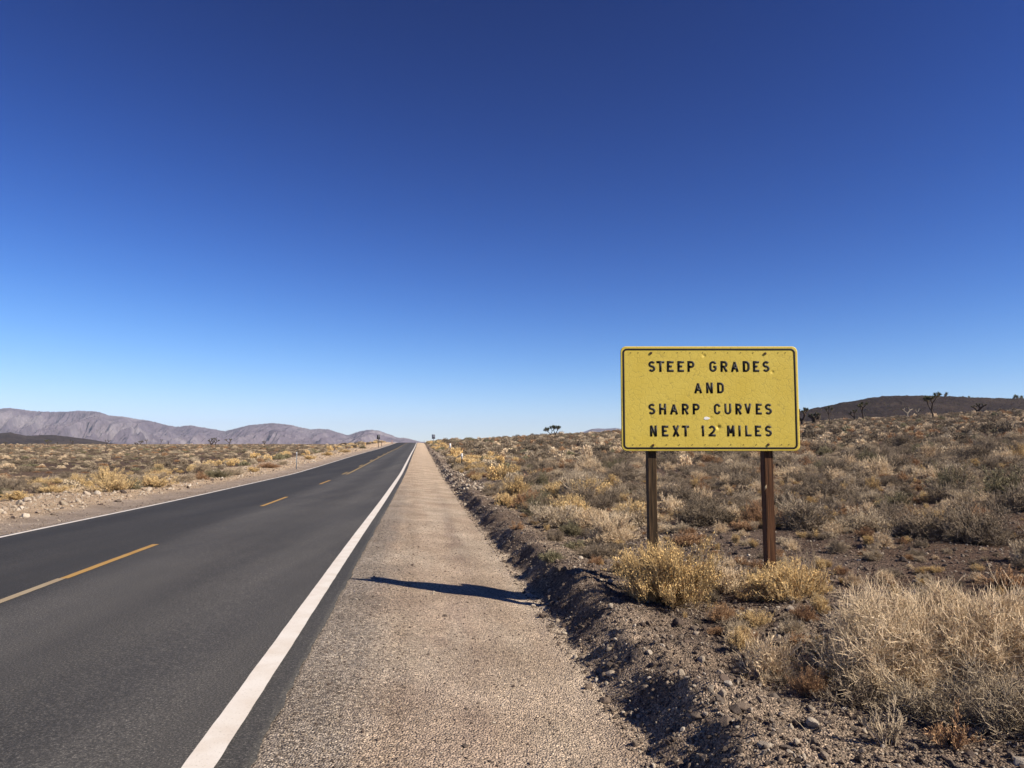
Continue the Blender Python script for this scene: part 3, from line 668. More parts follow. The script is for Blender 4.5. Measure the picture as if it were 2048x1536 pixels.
def gen_shrub(seed, Rr, Hh, nst, ntw, nsub, wid, leaf=0, lsize=.012, chaos=.6, up=.35, droop=0., kst=4, upright=0.):
    g = np.random.default_rng(seed)
    az = g.uniform(0, 2 * np.pi, nst); th = np.arccos(g.uniform(.05, 1, nst)) * (1 - upright)
    D = np.stack([np.sin(th) * np.cos(az), np.sin(th) * np.sin(az), np.cos(th)], -1)
    ph = g.uniform(0, 6.28, 3)
    lob = .82 + .16 * np.sin(2 * az + ph[0]) + .12 * np.sin(3 * az + ph[1]) + .10 * np.sin(5 * th + ph[2])
    L = lob * g.uniform(.6, 1.0, nst)
    base = np.concatenate([g.normal(0, .09 * Rr, (nst, 2)), np.full((nst, 1), -.03)], 1)
    tip = base + D * np.array([Rr, Rr, Hh]) * L[:, None]; tip[:, 2] = np.maximum(tip[:, 2], .03)
    s = np.linspace(0, 1, kst)[None, :, None]
    bow = np.stack([D[:, 0] * .0, D[:, 1] * .0, g.uniform(-.10, .15, nst) - droop], -1) * Rr
    P = base[:, None] * (1 - s) + tip[:, None] * s + (4 * s * (1 - s)) * bow[:, None] + g.normal(0, .03 * Rr, (nst, kst, 3)) * s
    w0 = wid * 1.7 * g.uniform(.6, 1.3, nst)
    W_ = w0[:, None] * np.linspace(1, .45, kst)[None]
    parts = [tubes(P, W_)]
    # twigs
    si = np.repeat(np.arange(nst), ntw); tpos = g.uniform(.25, 1.0, len(si)); seg = tpos * (kst - 1); i0 = np.minimum(seg.astype(int), kst - 2); fr = (seg - i0)[:, None]
    b0 = P[si, i0] * (1 - fr) + P[si, i0 + 1] * fr
    dr = unit(unit(P[si, i0 + 1] - P[si, i0]) + g.normal(0, chaos, (len(si), 3)) + np.array([0, 0, up]))
    ln = Rr * g.uniform(.15, .42, len(si)) * (1.15 - .5 * tpos)
    t1 = b0 + dr * ln[:, None] * .55 + g.normal(0, .02 * Rr, b0.shape); t2 = b0 + unit(dr + g.normal(0, .25, dr.shape)) * ln[:, None]
    for a in (t1, t2): a[:, 2] = np.maximum(a[:, 2], .01)
    PT = np.stack([b0, t1, t2], 1)
    parts.append(tubes(PT, wid * np.array([1.1, .9, .55])[None] * g.uniform(.7, 1.3, (len(si), 1))))
    tips = [t2]; dirs = [dr]
    if nsub:
        ti = np.repeat(np.arange(len(si)), nsub); tp = g.uniform(.2, 1, len(ti))[:, None] * 2
        b0 = np.where(tp < 1, PT[ti, 0] * (1 - tp) + PT[ti, 1] * tp, PT[ti, 1] * (2 - tp) + PT[ti, 2] * (tp - 1))
        dd = unit(dr[ti] + g.normal(0, chaos, (len(ti), 3)) + np.array([0, 0, up])); ln2 = Rr * g.uniform(.06, .18, len(ti))
        e = b0 + dd * ln2[:, None]; e[:, 2] = np.maximum(e[:, 2], .008)
        parts.append(tubes(np.stack([b0, e], 1), wid * np.array([.75, .45])[None] * g.uniform(.7, 1.3, (len(ti), 1))))
        tips.append(e); tips.append(b0 * .5 + e * .5); dirs.append(dd); dirs.append(dd)
    stems = merge(parts)
    lv = None
    if leaf:
        tp = np.concatenate(tips); dd = np.concatenate(dirs); k = g.integers(0, len(tp), leaf); c = tp[k] + g.normal(0, lsize * .8, (leaf, 3))
        a = unit(dd[k] + g.normal(0, .5, (leaf, 3))); b = unit(np.cross(a, g.normal(0, 1, (leaf, 3)))); nn = np.cross(a, b)
        l_ = (lsize * g.uniform(.6, 1.5, leaf))[:, None]
        # small folded leaf: four corners with a keel, so it has depth
        V = np.stack([c - a * l_, c + b * l_ * .24 + nn * l_ * .1, c + a * l_, c - b * l_ * .24 + nn * l_ * .1], 1)
        V[..., 2] = np.maximum(V[..., 2], .004)
        lv = (V.reshape(-1, 3), np.arange(leaf * 4).reshape(-1, 4))
    return stems, lv
def shrub_mesh(name, kind, *a, **k):
    st, lv = gen_shrub(*a, **k)
    parts = [st] + ([lv] if lv else []); V, q = merge(parts)
    mi = np.zeros(len(q), int); mi[len(st[1]):] = 1
    return mesh(name, V, q, list(PM[kind]), mi)
def mound_mesh(name, kind, seed, Hh, nleaf=620, nb=150):
    g = np.random.default_rng(seed); ph = g.uniform(0, 6.28, 4)
    def shell(n, a, b):
        az = g.uniform(0, 2 * np.pi, n); ct = g.uniform(.0, 1, n); st = np.sqrt(1 - ct ** 2)
        lob = .84 + .10 * np.sin(2 * az + ph[0]) + .09 * np.sin(3 * az + ph[1]) * st + .08 * np.sin(7 * ct + ph[2]) + .06 * np.sin(6 * az + ph[3])
        r_ = lob * g.uniform(a, b, n); D = np.stack([st * np.cos(az), st * np.sin(az), ct], -1)
        return D * r_[:, None] * np.array([.5, .5, Hh]), D
    c, D = shell(nleaf, .72, 1.0); c2, D2 = shell(nb, .80, 1.10)
    a = unit(D * .7 + g.normal(0, .5, c.shape) + [0, 0, .5]); b = unit(np.cross(a, g.normal(0, 1, c.shape))); nn = np.cross(a, b)
    l_ = .034 * g.uniform(.6, 1.5, (nleaf, 1)); V = np.stack([c - a * l_, c + b * l_ * .5 + nn * l_ * .2, c + a * l_, c - b * l_ * .5 + nn * l_ * .2], 1); V[..., 2] = np.maximum(V[..., 2], .0)
    root = D2 * .12 * np.array([.5, .5, .1]); root[:, 2] = 0
    st = tubes(np.stack([root, root * .4 + c2 * .6, c2], 1), np.array([[.009, .006, .003]]).repeat(nb, 0))
    Vq, q = merge([st, (V.reshape(-1, 3), np.arange(nleaf * 4).reshape(-1, 4))]); mi = np.zeros(len(q), int); mi[len(st[1]):] = 1
    return mesh(name, Vq, q, list(PM[kind]), mi)
spec = {  # mid-distance and far variants of each kind (unit radius .5 m)
 'gold': dict(H=.62, leaf=1500, ls=.022, chaos=.35, up=.8, upright=.1), 'pale': dict(H=.50, leaf=500, ls=.015, chaos=.6, up=.5, upright=0),
 'grey': dict(H=.46, leaf=900, ls=.015, chaos=.65, up=.3, upright=0), 'tan': dict(H=.46, leaf=1000, ls=.016, chaos=.5, up=.5, upright=0),
 'rust': dict(H=.40, leaf=1100, ls=.016, chaos=.5, up=.5, upright=.1), 'green': dict(H=.50, leaf=1300, ls=.017, chaos=.5, up=.4, upright=0)}
MID, FAR = {}, {}
for ki, (kd, s) in enumerate(spec.items()):
    nm = {'gold': 'golden_brush', 'pale': 'bleached_brush', 'grey': 'grey_shrub', 'tan': 'tan_shrub', 'rust': 'rust_shrub', 'green': 'olive_shrub'}[kd]
    s['name'] = nm
    MID[kd] = [shrub_mesh(nm, kd, 100 + ki * 10 + v, .5, s['H'] * (1 + .12 * v - .1), 62, 10, 4, .0031, int(s['leaf'] * 1.7), s['ls'] * .85, s['chaos'], s['up'], upright=s['upright']) for v in range(3)]
    FAR[kd] = [mound_mesh(nm, kd, 500 + ki * 10 + v, s['H'] * .95) for v in range(2)]

inst_refs = {}      # (kind, 'mid'/'far', v) -> object already standing in the scene
IND = []            # all individual shrubs
def put_shrub(kd, X, Y, r, me, label, group=None, cat='shrub', hs=1, rz=None, name=None, key=None):
    o = link(name or spec[kd]['name'], me, loc=(X, Y, h1(X, Y) - .01), rz=random.uniform(0, 6.28) if rz is None else rz)
    o.scale = (r / .5, r / .5, r / .5 * hs); tag(o, label, cat, group); IND.append((X, Y, r))
    if key and key not in inst_refs: inst_refs[key] = o
    return o
# hand-placed near plants -----------------------------------------------------
def near(kd, px, py, r, hgt, nst, ntw, nsub, wid, leaf, ls, label, seed, chaos=.5, up=.5, upright=0., name=None, dy=0, parts=False, droop=0, cat='shrub'):
    X, Y = at(px, py); Y += dy; X *= (Y / (Y - dy))
    st, lv = gen_shrub(seed, r, hgt, nst, ntw, nsub, wid, int(leaf * 1.5), ls, chaos, up, droop, upright=upright)
    nm = name or spec[kd]['name']
    root = link(nm, None, loc=(X, Y, h1(X, Y) - .01)); tag(root, label, cat)
    link('stems', mesh('stems', st[0], st[1], [PM[kd][0]]), root)
    if lv: link('foliage', mesh('foliage', lv[0], lv[1], [PM[kd][1]]), root)
    IND.append((X, Y, r)); return root
near('gold', 1333, 1203, .66, .64, 100, 14, 5, .0023, 12500, .011, 'large golden brush bush at the foot of the left sign post', 1, .32, .9, .08)
near('gold', 1255, 1150, .28, .34, 40, 10, 4, .0022, 2500, .010, 'small dull gold bush on the berm just left of the big golden bush', 2, .35, .7)
near('pale', 1452, 1185, .32, .40, 50, 12, 4, .0022, 1400, .008, 'wispy pinkish grey bush between the two sign posts', 3, .4, .7, .15)
near('gold', 1578, 1194, .50, .36, 62, 12, 5, .0023, 5500, .010, 'low golden brush in front of the right sign post', 4, .38, .7)
near('gold', 1500, 1200, .20, .24, 30, 9, 4, .0021, 1300, .009, 'small golden tuft between the posts at the edge of the bare bank', 5, .35, .8)
near('dead', 1480, 1255, .22, .16, 24, 7, 3, .0022, 0, .01, 'flattened dead straw coloured tuft in front of the golden tufts', 6, .7, .1, cat='dead plant', name='dead_tuft')
# bottom right mass
near('pale', 1800, 1345, .68, .66, 190, 20, 6, .0018, 2400, .007, 'big bleached tan bush filling the lower right, left half of the mass', 7, .85, .30)
near('pale', 1970, 1320, .62, .56, 170, 19, 6, .0020, 2600, .007, 'second bleached tan bush behind the lower right mass, at the photo edge', 8, .7, .5)
near('dead', 2020, 1450, .46, .36, 60, 12, 4, .0022, 300, .007, 'silvery dead twiggy bush in the lower right corner', 9, .85, .2, name='dead_bush')
near('dead', 1850, 1425, .36, .26, 55, 11, 4, .0021, 0, .007, 'sparse grey dead bush in the shade in front of the bleached tan bush', 10, .8, .1, name='dead_bush')
near('tan', 1775, 1490, .20, .30, 13, 9, 4, .0022, 260, .006, 'small upright thorny tan plant near the bottom edge', 11, .35, .8, .35)
near('gold', 1635, 1315, .17, .22, 26, 9, 4, .0021, 1200, .009, 'little orange gold sprig bush left of the bleached bush', 12, .35, .8, .2)
near('rust', 1600, 1290, .15, .13, 24, 8, 3, .0021, 600, .008, 'tiny rust brown bush on the bank beside the orange gold sprig', 13, .5, .5)
near('grey', 1700, 1395, .30, .24, 40, 10, 4, .0022, 900, .008, 'low dark grey bush in the shade left of the bleached mass', 14, .7, .3)
near('rust', 1905, 1490, .16, .2, 18, 8, 3, .0022, 500, .008, 'small rusty sprig under the dead bushes at the bottom edge', 15, .45, .7, .2)
near('tan', 2035, 1235, .30, .24, 50, 10, 4, .0023, 1800, .009, 'rounded ochre cushion bush at the right photo edge', 16, .4, .5)
near('gold', 1935, 1255, .17, .2, 30, 8, 3, .0022, 900, .009, 'small tan gold bush behind the bleached mass', 17, .4, .7)
near('dead', 1870, 1190, .25, .3, 30, 9, 3, .0022, 200, .008, 'thin dead grey brown bush rising behind the bleached mass', 18, .5, .6, name='dead_bush')
# left of the left post
near('pale', 1225, 1085, .48, .50, 90, 14, 5, .0025, 2500, .010, 'pale grey pink bush left of the left sign post', 20, .5, .6)
near('pale', 1180, 1052, .42, .42, 80, 13, 4, .0027, 2500, .012, 'bleached bush behind the grey pink bush beside the berm', 21, .5, .6)
near('gold', 1260, 1035, .45, .42, 70, 12, 4, .0027, 4000, .013, 'straw gold bush just left of the left sign post', 22, .4, .7)
near('green', 1105, 1120, .22, .17, 40, 9, 3, .0024, 1600, .009, 'low olive green bush on the bank above the sign shadow', 23, .5, .4)
near('green', 1150, 1100, .24, .20, 40, 9, 3, .0024, 1200, .009, 'second low olive bush with bare grey twigs behind the first', 24, .6, .4)
near('gold', 1150, 1040, .50, .46, 70, 12, 4, .0027, 4500, .014, 'golden brush by the berm left of the bleached bushes', 25, .4, .7)
near('grey', 1085, 1020, .48, .42, 70, 11, 4, .0028, 3000, .013, 'dark grey green bush on the edge of the berm', 26, .5, .5)
near('gold', 1010, 1010, .40, .34, 60, 10, 4, .0029, 3500, .014, 'golden bush at the berm beyond the dark grey green bush', 27, .4, .7)
near('rust', 1035, 1058, .18, .14, 24, 8, 3, .0024, 700, .009, 'tiny rust sprig on the berm in front of the golden bush', 28, .5, .5)
# behind and right of the posts
near('grey', 1415, 1050, .62, .50, 90, 12, 4, .0030, 3500, .014, 'large grey brown bush framed between the two sign posts', 30, .6, .4)
near('pale', 1345, 1030, .40, .46, 60, 12, 4, .0028, 2000, .012, 'pinkish tan bush just right of the left post', 31, .4, .7, .1)
near('rust', 1375, 1090, .30, .20, 50, 9, 3, .0026, 1800, .010, 'reddish bush on the ground between the posts', 32, .5, .5)
near('rust', 1490, 1060, .26, .18, 40, 9, 3, .0026, 1400, .010, 'orange brown low bush left of the right post', 33, .5, .5)
near('tan', 1600, 1045, .45, .46, 70, 12, 4, .0028, 3000, .012, 'pale straw bush just right of the right post', 34, .4, .7)
near('tan', 1725, 1062, .42, .38, 65, 11, 4, .0028, 2600, .012, 'straw bush with open ground in front, second right of the right post', 35, .4, .7)
near('grey', 1840, 1072, .48, .40, 80, 12, 4, .0028, 3000, .012, 'broad grey bush right of the straw bush', 36, .7, .4)
near('grey', 1960, 1080, .62, .48, 90, 12, 4, .0028, 3600, .012, 'widest dark grey bush toward the right photo edge', 37, .7, .4)
near('rust', 2030, 1175, .25, .24, 40, 9, 3, .0026, 1400, .010, 'rust brown bush at the right photo edge beyond the ochre cushion', 38, .5, .5)
near('tan', 1565, 1085, .14, .10, 20, 8, 3, .0024, 800, .009, 'small round ochre cushion beside the right post', 39, .5, .4)
near('tan', 1660, 1075, .15, .09, 20, 8, 3, .0024, 800, .009, 'flat little ochre cushion on bare ground right of the post', 40, .5, .4)
near('dead', 1622, 1150, .26, .42, 9, 6, 2, .0022, 0, .01, 'tall sparse bare stalks behind the low golden brush', 41, .25, .8, .45, name='dead_stalks', cat='dead plant')
near('dead', 1500, 1035, .20, .22, 10, 6, 2, .0024, 0, .01, 'small leafless pale twigs between the posts', 42, .4, .5, .2, name='dead_stalks', cat='dead plant')
# forked dead stem
def forked(px, py, h, label, seed, rz=0):
    g = np.random.default_rng(seed); X, Y = at(px, py)
    P = []; Rr = []
    def br(p, d, l, r, dep):
        pts = [p]; 
        for i in range(3): d = unit(d + g.normal(0, .12, 3)); p = p + d * l / 3; pts.append(p)
        P.append(pts); Rr.append(np.linspace(r, r * .65, 4))
        if dep:
            for s in (-1, 1): br(p, unit(d + np.array([s * .55, g.normal(0, .2), .2])), l * g.uniform(.7, 1), r * .65, dep - 1)
    br(np.zeros(3) - [0, 0, .02], np.array([.05, 0, 1.]), h * .4, .0035, 3)
    V, q = tubes(np.array(P), np.array(Rr), 5)
    o = link('dead_sapling', mesh('dead_sapling', V, q, [PM['dead'][0]]), loc=(X, Y, h1(X, Y)), rz=rz); tag(o, label, 'dead plant'); return o
TW = forked(1612, 1495, .22, 'bare forked dead stem standing alone near the bottom edge', 3)
forked(1655, 1440, .16, 'small forked dead stem in the shade below the dark grey bush', 4, 1.2)
forked(1545, 1290, .10, 'short bare twig sticking up on the bank left of the tiny rust bush', 5, 2.0)

# left verge golden bushes
for i, (px, py, kd, r, h_, lab) in enumerate((
    (30, 1000, 'gold', .55, .40, 'pale gold bush at the far left edge by the rocky verge'),
    (110, 985, 'gold', .60, .42, 'gold bush with dark base, second from the left edge on the verge'),
    (70, 962, 'grey', .50, .42, 'dark grey bush behind the leftmost gold bushes'),
    (165, 985, 'pale', .45, .35, 'low straw bush between the left gold bushes'),
    (228, 983, 'gold', .80, .78, 'tallest ochre golden bush on the left verge'),
    (265, 978, 'green', .45, .50, 'dark olive bush against the right side of the ochre bush'),
    (310, 974, 'gold', .85, .66, 'broad golden bush right of the olive bush on the left verge'),
    (365, 965, 'tan', .70, .60, 'straw bush in the middle of the left verge row'),
    (400, 959, 'rust', .50, .45, 'brown bush low in the middle of the left verge row'),
    (430, 955, 'green', .85, .75, 'big green tinged bush in the left verge row'),
    (470, 950, 'tan', .75, .65, 'pale straw bush right of the green tinged bush'),
    (507, 944, 'gold', .50, .45, 'small bright straw cushion on the left verge'),
    (537, 936, 'rust', .80, .55, 'dark orange brown bush on the left verge'),
    (565, 930, 'tan', .60, .50, 'straw bush just left of the grey delineator post'),
    (620, 919, 'gold', .80, .60, 'golden bush just right of the grey delineator post'),
    (655, 911, 'gold', .9, .6, 'golden bush farther up the left verge'),
    (690, 905, 'gold', 1.0, .7, 'yellow green bush on the bank below the sign back'),
    (725, 897, 'green', 1.0, .7, 'olive bush on the bank left of the sign back'))):
    X, Y = at(px, py); me = MID[kd][i % 3]
    o = put_shrub(kd, X, Y, r, me, lab, hs=.82 * h_ / r / spec[kd]['H'] * .5, key=(kd, 'mid', i % 3))

# ---------------------------------------------------------------- scattered scrub
def scatter(n, fx):
    pts = []
    return pts
g = np.random.default_rng(11)
cand = []
def cells(y0, y1, umin, umax, dens, side):
    A = .5 * (umax - umin) * (y1 ** 2 - y0 ** 2); n = int(A * dens)
    Y = np.sqrt(g.uniform(y0 ** 2, y1 ** 2, n)); X = g.uniform(umin, umax, n) * Y; return X, Y
bands_r = [(10.5, 30, 2.6), (30, 70, 1.5), (70, 130, .8), (130, 290, .45)]
bands_l = [(12, 40, 1.3), (40, 90, .75), (90, 180, .36), (180, 340, .15), (340, 700, .05)]
allX, allY, allS = [], [], []
for y0, y1, dn in bands_r:
    X, Y = cells(y0, y1, -.22, .95, dn, 1); t = X - XR(Y) - 2.42; k = (t > .95) ; X, Y = X[k], Y[k]; allX.append(X); allY.append(Y); allS.append(np.ones(len(X)))
for y0, y1, dn in bands_l:
    X, Y = cells(y0, y1, -.95, -.12, dn, -1); t = -(X - XR(Y) + LW); k = t > 5.4 + .8 * fbm(X * .5, Y * .5, 2, 8); X, Y = X[k], Y[k]; allX.append(X); allY.append(Y); allS.append(-np.ones(len(X)))
X = np.concatenate(allX); Y = np.concatenate(allY); Sd = np.concatenate(allS)
tR = X - XR(Y) - 2.42; tL = -(X - XR(Y) + LW)
# clumping
cl = fbm(X * .25, Y * .25, 3, 99); keep = cl > g.uniform(-1.6, .15, len(X)); 
bare = (Sd > 0) & (Y < 11.2) & (X > 2.0); keep &= ~bare
hill_keep = ~((Sd > 0) & (Y > 250) & (g.uniform(0, 1, len(X)) > .5)); keep &= hill_keep
rad = np.clip(g.lognormal(math.log(.38), .36, len(X)), .13, .85); rad = rad * (1 + .5 * sstep(50, 200, Y) + .5 * sstep(250, 600, Y))
P0 = np.array([(a, b, c) for a, b, c in IND])
for a, b, c in P0: keep &= (X - a) ** 2 + (Y - b) ** 2 > (c * .75 + rad * .55) ** 2
# clear in front of the sign and the markers
keep &= ~((np.abs(X - sgx) < 1.6) & (Y > 6) & (Y < 8.5))
rad = np.where((Sd < 0) & (tL > 8), rad * .8, rad)
hash_ = {}                                                        # keep neighbouring mounds apart
for i in np.where(keep)[0]:
    cx_, cy_ = int(X[i] // 2.6), int(Y[i] // 2.6); ok = True
    for a_ in (-1, 0, 1):
        for b_ in (-1, 0, 1):
            for j in hash_.get((cx_ + a_, cy_ + b_), ()):
                if (X[i] - X[j]) ** 2 + (Y[i] - Y[j]) ** 2 < (.60 * (rad[i] + rad[j])) ** 2: ok = False
    if ok: hash_.setdefault((cx_, cy_), []).append(i)
    else: keep[i] = False
X, Y, Sd, rad, tR, tL = [a[keep] for a in (X, Y, Sd, rad, tR, tL)]
u = g.uniform(0, 1, len(X)); patch = fbm(X * .09, Y * .09, 2, 123)
kind = np.full(len(X), 'grey', dtype=object)
right = Sd > 0
edge = np.where(right, tR < 4.5 + 1.5 * fbm(X * .3, Y * .3, 2, 3), tL < 9)
kind[edge & (u < .34)] = 'gold'; kind[edge & (u >= .34)] = 'tan'; kind[edge & (u > .66)] = 'grey'; kind[edge & (u > .86)] = 'green'; kind[edge & (u > .93)] = 'rust'
ne = ~edge
kind[ne & (u < .58)] = 'grey'; kind[ne & (u >= .58)] = 'tan'; kind[ne & (u > .77)] = 'pale'; kind[ne & (u > .86)] = 'green'; kind[ne & (u > .92)] = 'rust'
kind[ne & (patch > .35) & (u > .78)] = 'rust'
hsc = np.where(edge, g.uniform(.7, 1.3, len(X)), g.uniform(.65, 1.4, len(X)))
hsc = np.where((Sd < 0) & (tL > 8), hsc * .62, hsc)
hz = H(X, Y); sx, sy, dep = project(X, Y, hz + .3)
app = rad / dep; inview = (sx > -20) & (sx < 2068) & (dep > 0); app = np.where(inview, app, 0)
order = np.argsort(-app); NI = 232; pick = order[:NI]; pickset = np.zeros(len(X), bool); pickset[pick] = True
words = {'gold': 'golden brush bush', 'tan': 'straw coloured shrub', 'pale': 'bleached pale shrub', 'grey': 'grey brown twiggy shrub', 'green': 'olive green shrub', 'rust': 'rust orange shrub'}
def base_label(i):
    x = sx[i]
    if Sd[i] < 0:
        zone = 'at the left edge of the plain' if x < 120 else 'on the plain below the low dark hill' if x < 300 else 'on the plain below the joshua pair' if x < 480 else \
            'behind the grey delineator post' if x < 640 else 'near the sign back'
    elif edge[i]: zone = 'beside the berm beyond the mile markers' if x < 930 else 'beside the berm right of the shoulder'
    else:
        zone = 'behind the mile markers' if x < 1030 else 'below the skyline joshua pair' if x < 1180 else 'left of the left sign post' if x < 1300 else 'between the sign posts' if x < 1530 else \
            'just right of the right sign post' if x < 1660 else 'midway between sign and right photo edge' if x < 1820 else 'below the tallest joshua tree' if x < 1920 else 'at the right photo edge'
    sz = 'large' if rad[i] > .50 else 'middling' if rad[i] > .38 else 'small'
    return sz + ' ' + words[kind[i]] + ' ' + zone
GROUP = 'shrubs scattered over the desert'
rank = {}
def make_labels(idx):
    by = {}
    for i in idx: by.setdefault(base_label(i), []).append(i)
    ords = ['nearest', 'second nearest', 'third nearest', 'fourth nearest', 'fifth nearest', 'sixth nearest', 'seventh nearest', 'eighth nearest', 'ninth nearest', 'tenth nearest', 'eleventh nearest', 'twelfth nearest', 'thirteenth nearest', 'fourteenth nearest', 'fifteenth nearest']
    for b, l in by.items():
        l.sort(key=lambda i: Y[i])
        for n_, i in enumerate(l): rank[i] = b if len(l) == 1 else b + ', ' + ords[min(n_, 14)]
make_labels(pick)
def label_for(i): return rank[i] if i in rank else base_label(i) + ', farther off'
for j, i in enumerate(pick):
    kd = kind[i]; x = sx[i]
    if j >= NI - 24: tier, v = 'far', j % 2
    else: tier, v = 'mid', int(g.integers(0, 3))
    lab = label_for(i)
    me = (MID if tier == 'mid' else FAR)[kd][v]
    put_shrub(kd, X[i], Y[i], rad[i], me, lab, GROUP, hs=hsc[i], key=(kd, tier, v))
# make sure each far variant stands somewhere
rest = np.where(~pickset)[0]
need = [(kd, t_, v) for kd in spec for t_, n_ in (('mid', 3), ('far', 2)) for v in range(n_) if (kd, t_, v) not in inst_refs]
ro = rest[np.argsort(-app[rest])]
for kd, t_, v in need:
    c = [i for i in ro if kind[i] == kd and not pickset[i]][0]; pickset[c] = True
    lab = label_for(c); put_shrub(kd, X[c], Y[c], rad[c], (MID if t_ == 'mid' else FAR)[kd][v], lab, GROUP, hs=hsc[c], key=(kd, t_, v))
rest = np.where(~pickset)[0]

def stuff(name, pts, rot, scl, idx, refs, label, cat):
    me = bpy.data.meshes.new(name); n = len(pts); me.vertices.add(n); me.vertices.foreach_set('co', np.asarray(pts, np.float32).ravel())
    for nm, ty, d, k in (('rotv', 'FLOAT_VECTOR', rot, 'vector'), ('sclv', 'FLOAT_VECTOR', scl, 'vector'), ('idx', 'INT', idx, 'value')):
        a = me.attributes.new(nm, ty, 'POINT'); a.data.foreach_set(k, np.asarray(d, np.int32 if ty == 'INT' else np.float32).ravel())
    o = link(name, me); tag(o, label, cat, kind='stuff')
    ng = bpy.data.node_groups.new(name, 'GeometryNodeTree')
    ng.interface.new_socket('Geometry', in_out='INPUT', socket_type='NodeSocketGeometry'); ng.interface.new_socket('Geometry', in_out='OUTPUT', socket_type='NodeSocketGeometry')
    gi = ng.nodes.new('NodeGroupInput'); go = ng.nodes.new('NodeGroupOutput')
    def na(nm, ty): q = ng.nodes.new('GeometryNodeInputNamedAttribute'); q.data_type = ty; q.inputs[0].default_value = nm; return q.outputs[0]
    r_, s_, i_ = na('rotv', 'FLOAT_VECTOR'), na('sclv', 'FLOAT_VECTOR'), na('idx', 'INT')
    e2r = ng.nodes.new('FunctionNodeEulerToRotation'); ng.links.new(r_, e2r.inputs[0])
    jn = ng.nodes.new('GeometryNodeJoinGeometry')
    for k, ref in enumerate(refs):
        oi = ng.nodes.new('GeometryNodeObjectInfo'); oi.inputs['Object'].default_value = ref; oi.inputs['As Instance'].default_value = True
        cm = ng.nodes.new('FunctionNodeCompare'); cm.data_type = 'INT'; cm.operation = 'EQUAL'
        ng.links.new(i_, cm.inputs[2]); cm.inputs[3].default_value = k
        ip = ng.nodes.new('GeometryNodeInstanceOnPoints'); ng.links.new(gi.outputs[0], ip.inputs['Points']); ng.links.new(cm.outputs[0], ip.inputs['Selection'])
        ng.links.new(oi.outputs['Geometry'], ip.inputs['Instance']); ng.links.new(e2r.outputs[0], ip.inputs['Rotation']); ng.links.new(s_, ip.inputs['Scale'])
        ng.links.new(ip.outputs[0], jn.inputs[0])
    ng.links.new(jn.outputs[0], go.inputs[0])
    md = o.modifiers.new('scatter', 'NODES'); md.node_group = ng
    return o
keys = list(inst_refs); refs = [inst_refs[k] for k in keys]; kidx = {k: i for i, k in enumerate(keys)}
def scrub_stuff(name, m_, label):
    i = rest[m_[rest]]; n = len(i); far = Y[i] > 48
    v = g.integers(0, 6, n)
    idx = np.array([kidx[(kind[a], 'far' if f else 'mid', int(b % (2 if f else 3)))] for a, f, b in zip(i, far, v)])
    pts = np.stack([X[i], Y[i], hz[i] - .01], -1); rot = np.zeros((n, 3)); rot[:, 2] = g.uniform(0, 6.28, n)
    s = rad[i] / .5; scl = np.stack([s, s, s * hsc[i]], -1)
    stuff(name, pts, rot, scl, idx, refs, label, 'desert scrub')
scrub_stuff('scrub_right', right, 'endless low grey and tan scrub covering the right slope')
scrub_stuff('scrub_left', ~right, 'endless low grey and tan scrub covering the left plain')
bpy.data.objects['scrub_right'].name = 'desert_scrub'; bpy.data.objects['scrub_left'].name = 'desert_scrub.001'
# sparse scrub on the dark hill
fx = g.integers(20, HV.shape[0] - 20, 2600); ft = g.integers(20, 90 + 40, 2600); HP = HV[fx, ft] + g.uniform(-1, 1, (2600, 3)) * [1, 1, 0]
fk = [kidx[k] for k in keys if k[1] == 'far' and k[0] in ('grey', 'green')]
n = len(HP); rot = np.zeros((n, 3)); rot[:, 2] = g.uniform(0, 6.28, n); s = g.uniform(.7, 1.9, n)
stuff('hill_scrub', HP, rot, np.stack([s, s, s * .8], -1), np.array(fk)[g.integers(0, len(fk), n)], refs, 'sparse dark scrub dotting the volcanic hill', 'desert scrub')

# ---------------------------------------------------------------- stones
def stone_material(name, cols):
    m, n, b = mat(name, .9, .2); v = coords(n)
    oi = n.nodes.new('ShaderNodeObjectInfo'); c = ramp(n, oi.outputs['Random'], [(i / (len(cols) - 1), c) for i, c in enumerate(cols)])
    c = mixc(n, 'MULTIPLY', .8, c, ramp(n, noise(n, v, 6, 5, .7), [(.3, (.65, .63, .6)), (.7, (1.2, 1.2, 1.2))]))
    n.links.new(c, b.inputs['Base Color']); bump(n, b, noise(n, v, 9, 5, .7), .5, .05); return m
ST_D = stone_material('brown_stone', [(.07, .052, .043), (.13, .095, .077), (.20, .155, .12), (.09, .07, .06), (.25, .20, .16)])
ST_P = stone_material('pale_stone', [(.42, .35, .27), (.32, .25, .19), (.52, .45, .37), (.25, .20, .15)])
def stone_mesh(seed, m):
    import bmesh
    g = np.random.default_rng(seed); bm = bmesh.new(); bmesh.ops.create_icosphere(bm, subdivisions=3, radius=1)
    P = np.array([v.co[:] for v in bm.verts])
    for _ in range(9):                                             # flat cuts make facets
        nrm = unit(g.normal(0, 1, 3)); h_ = g.uniform(.62, .9); dd = P @ nrm; P = P - np.maximum(dd - h_, 0)[:, None] * nrm
    P = P * g.uniform(.7, 1.15, 3) * [1, 1, .72]
    P = P + P * (.05 * fbm(P[:, 0] * 3 + P[:, 2], P[:, 1] * 3 - P[:, 2], 3, seed))[:, None]
    for v, p in zip(bm.verts, P): v.co = p
    me = bpy.data.meshes.new('stone'); bm.to_mesh(me); bm.free(); me.materials.append(m); return me
SD = [stone_mesh(200 + i, ST_D) for i in range(4)]; SP = [stone_mesh(300 + i, ST_P) for i in range(4)]
stone_refs = []
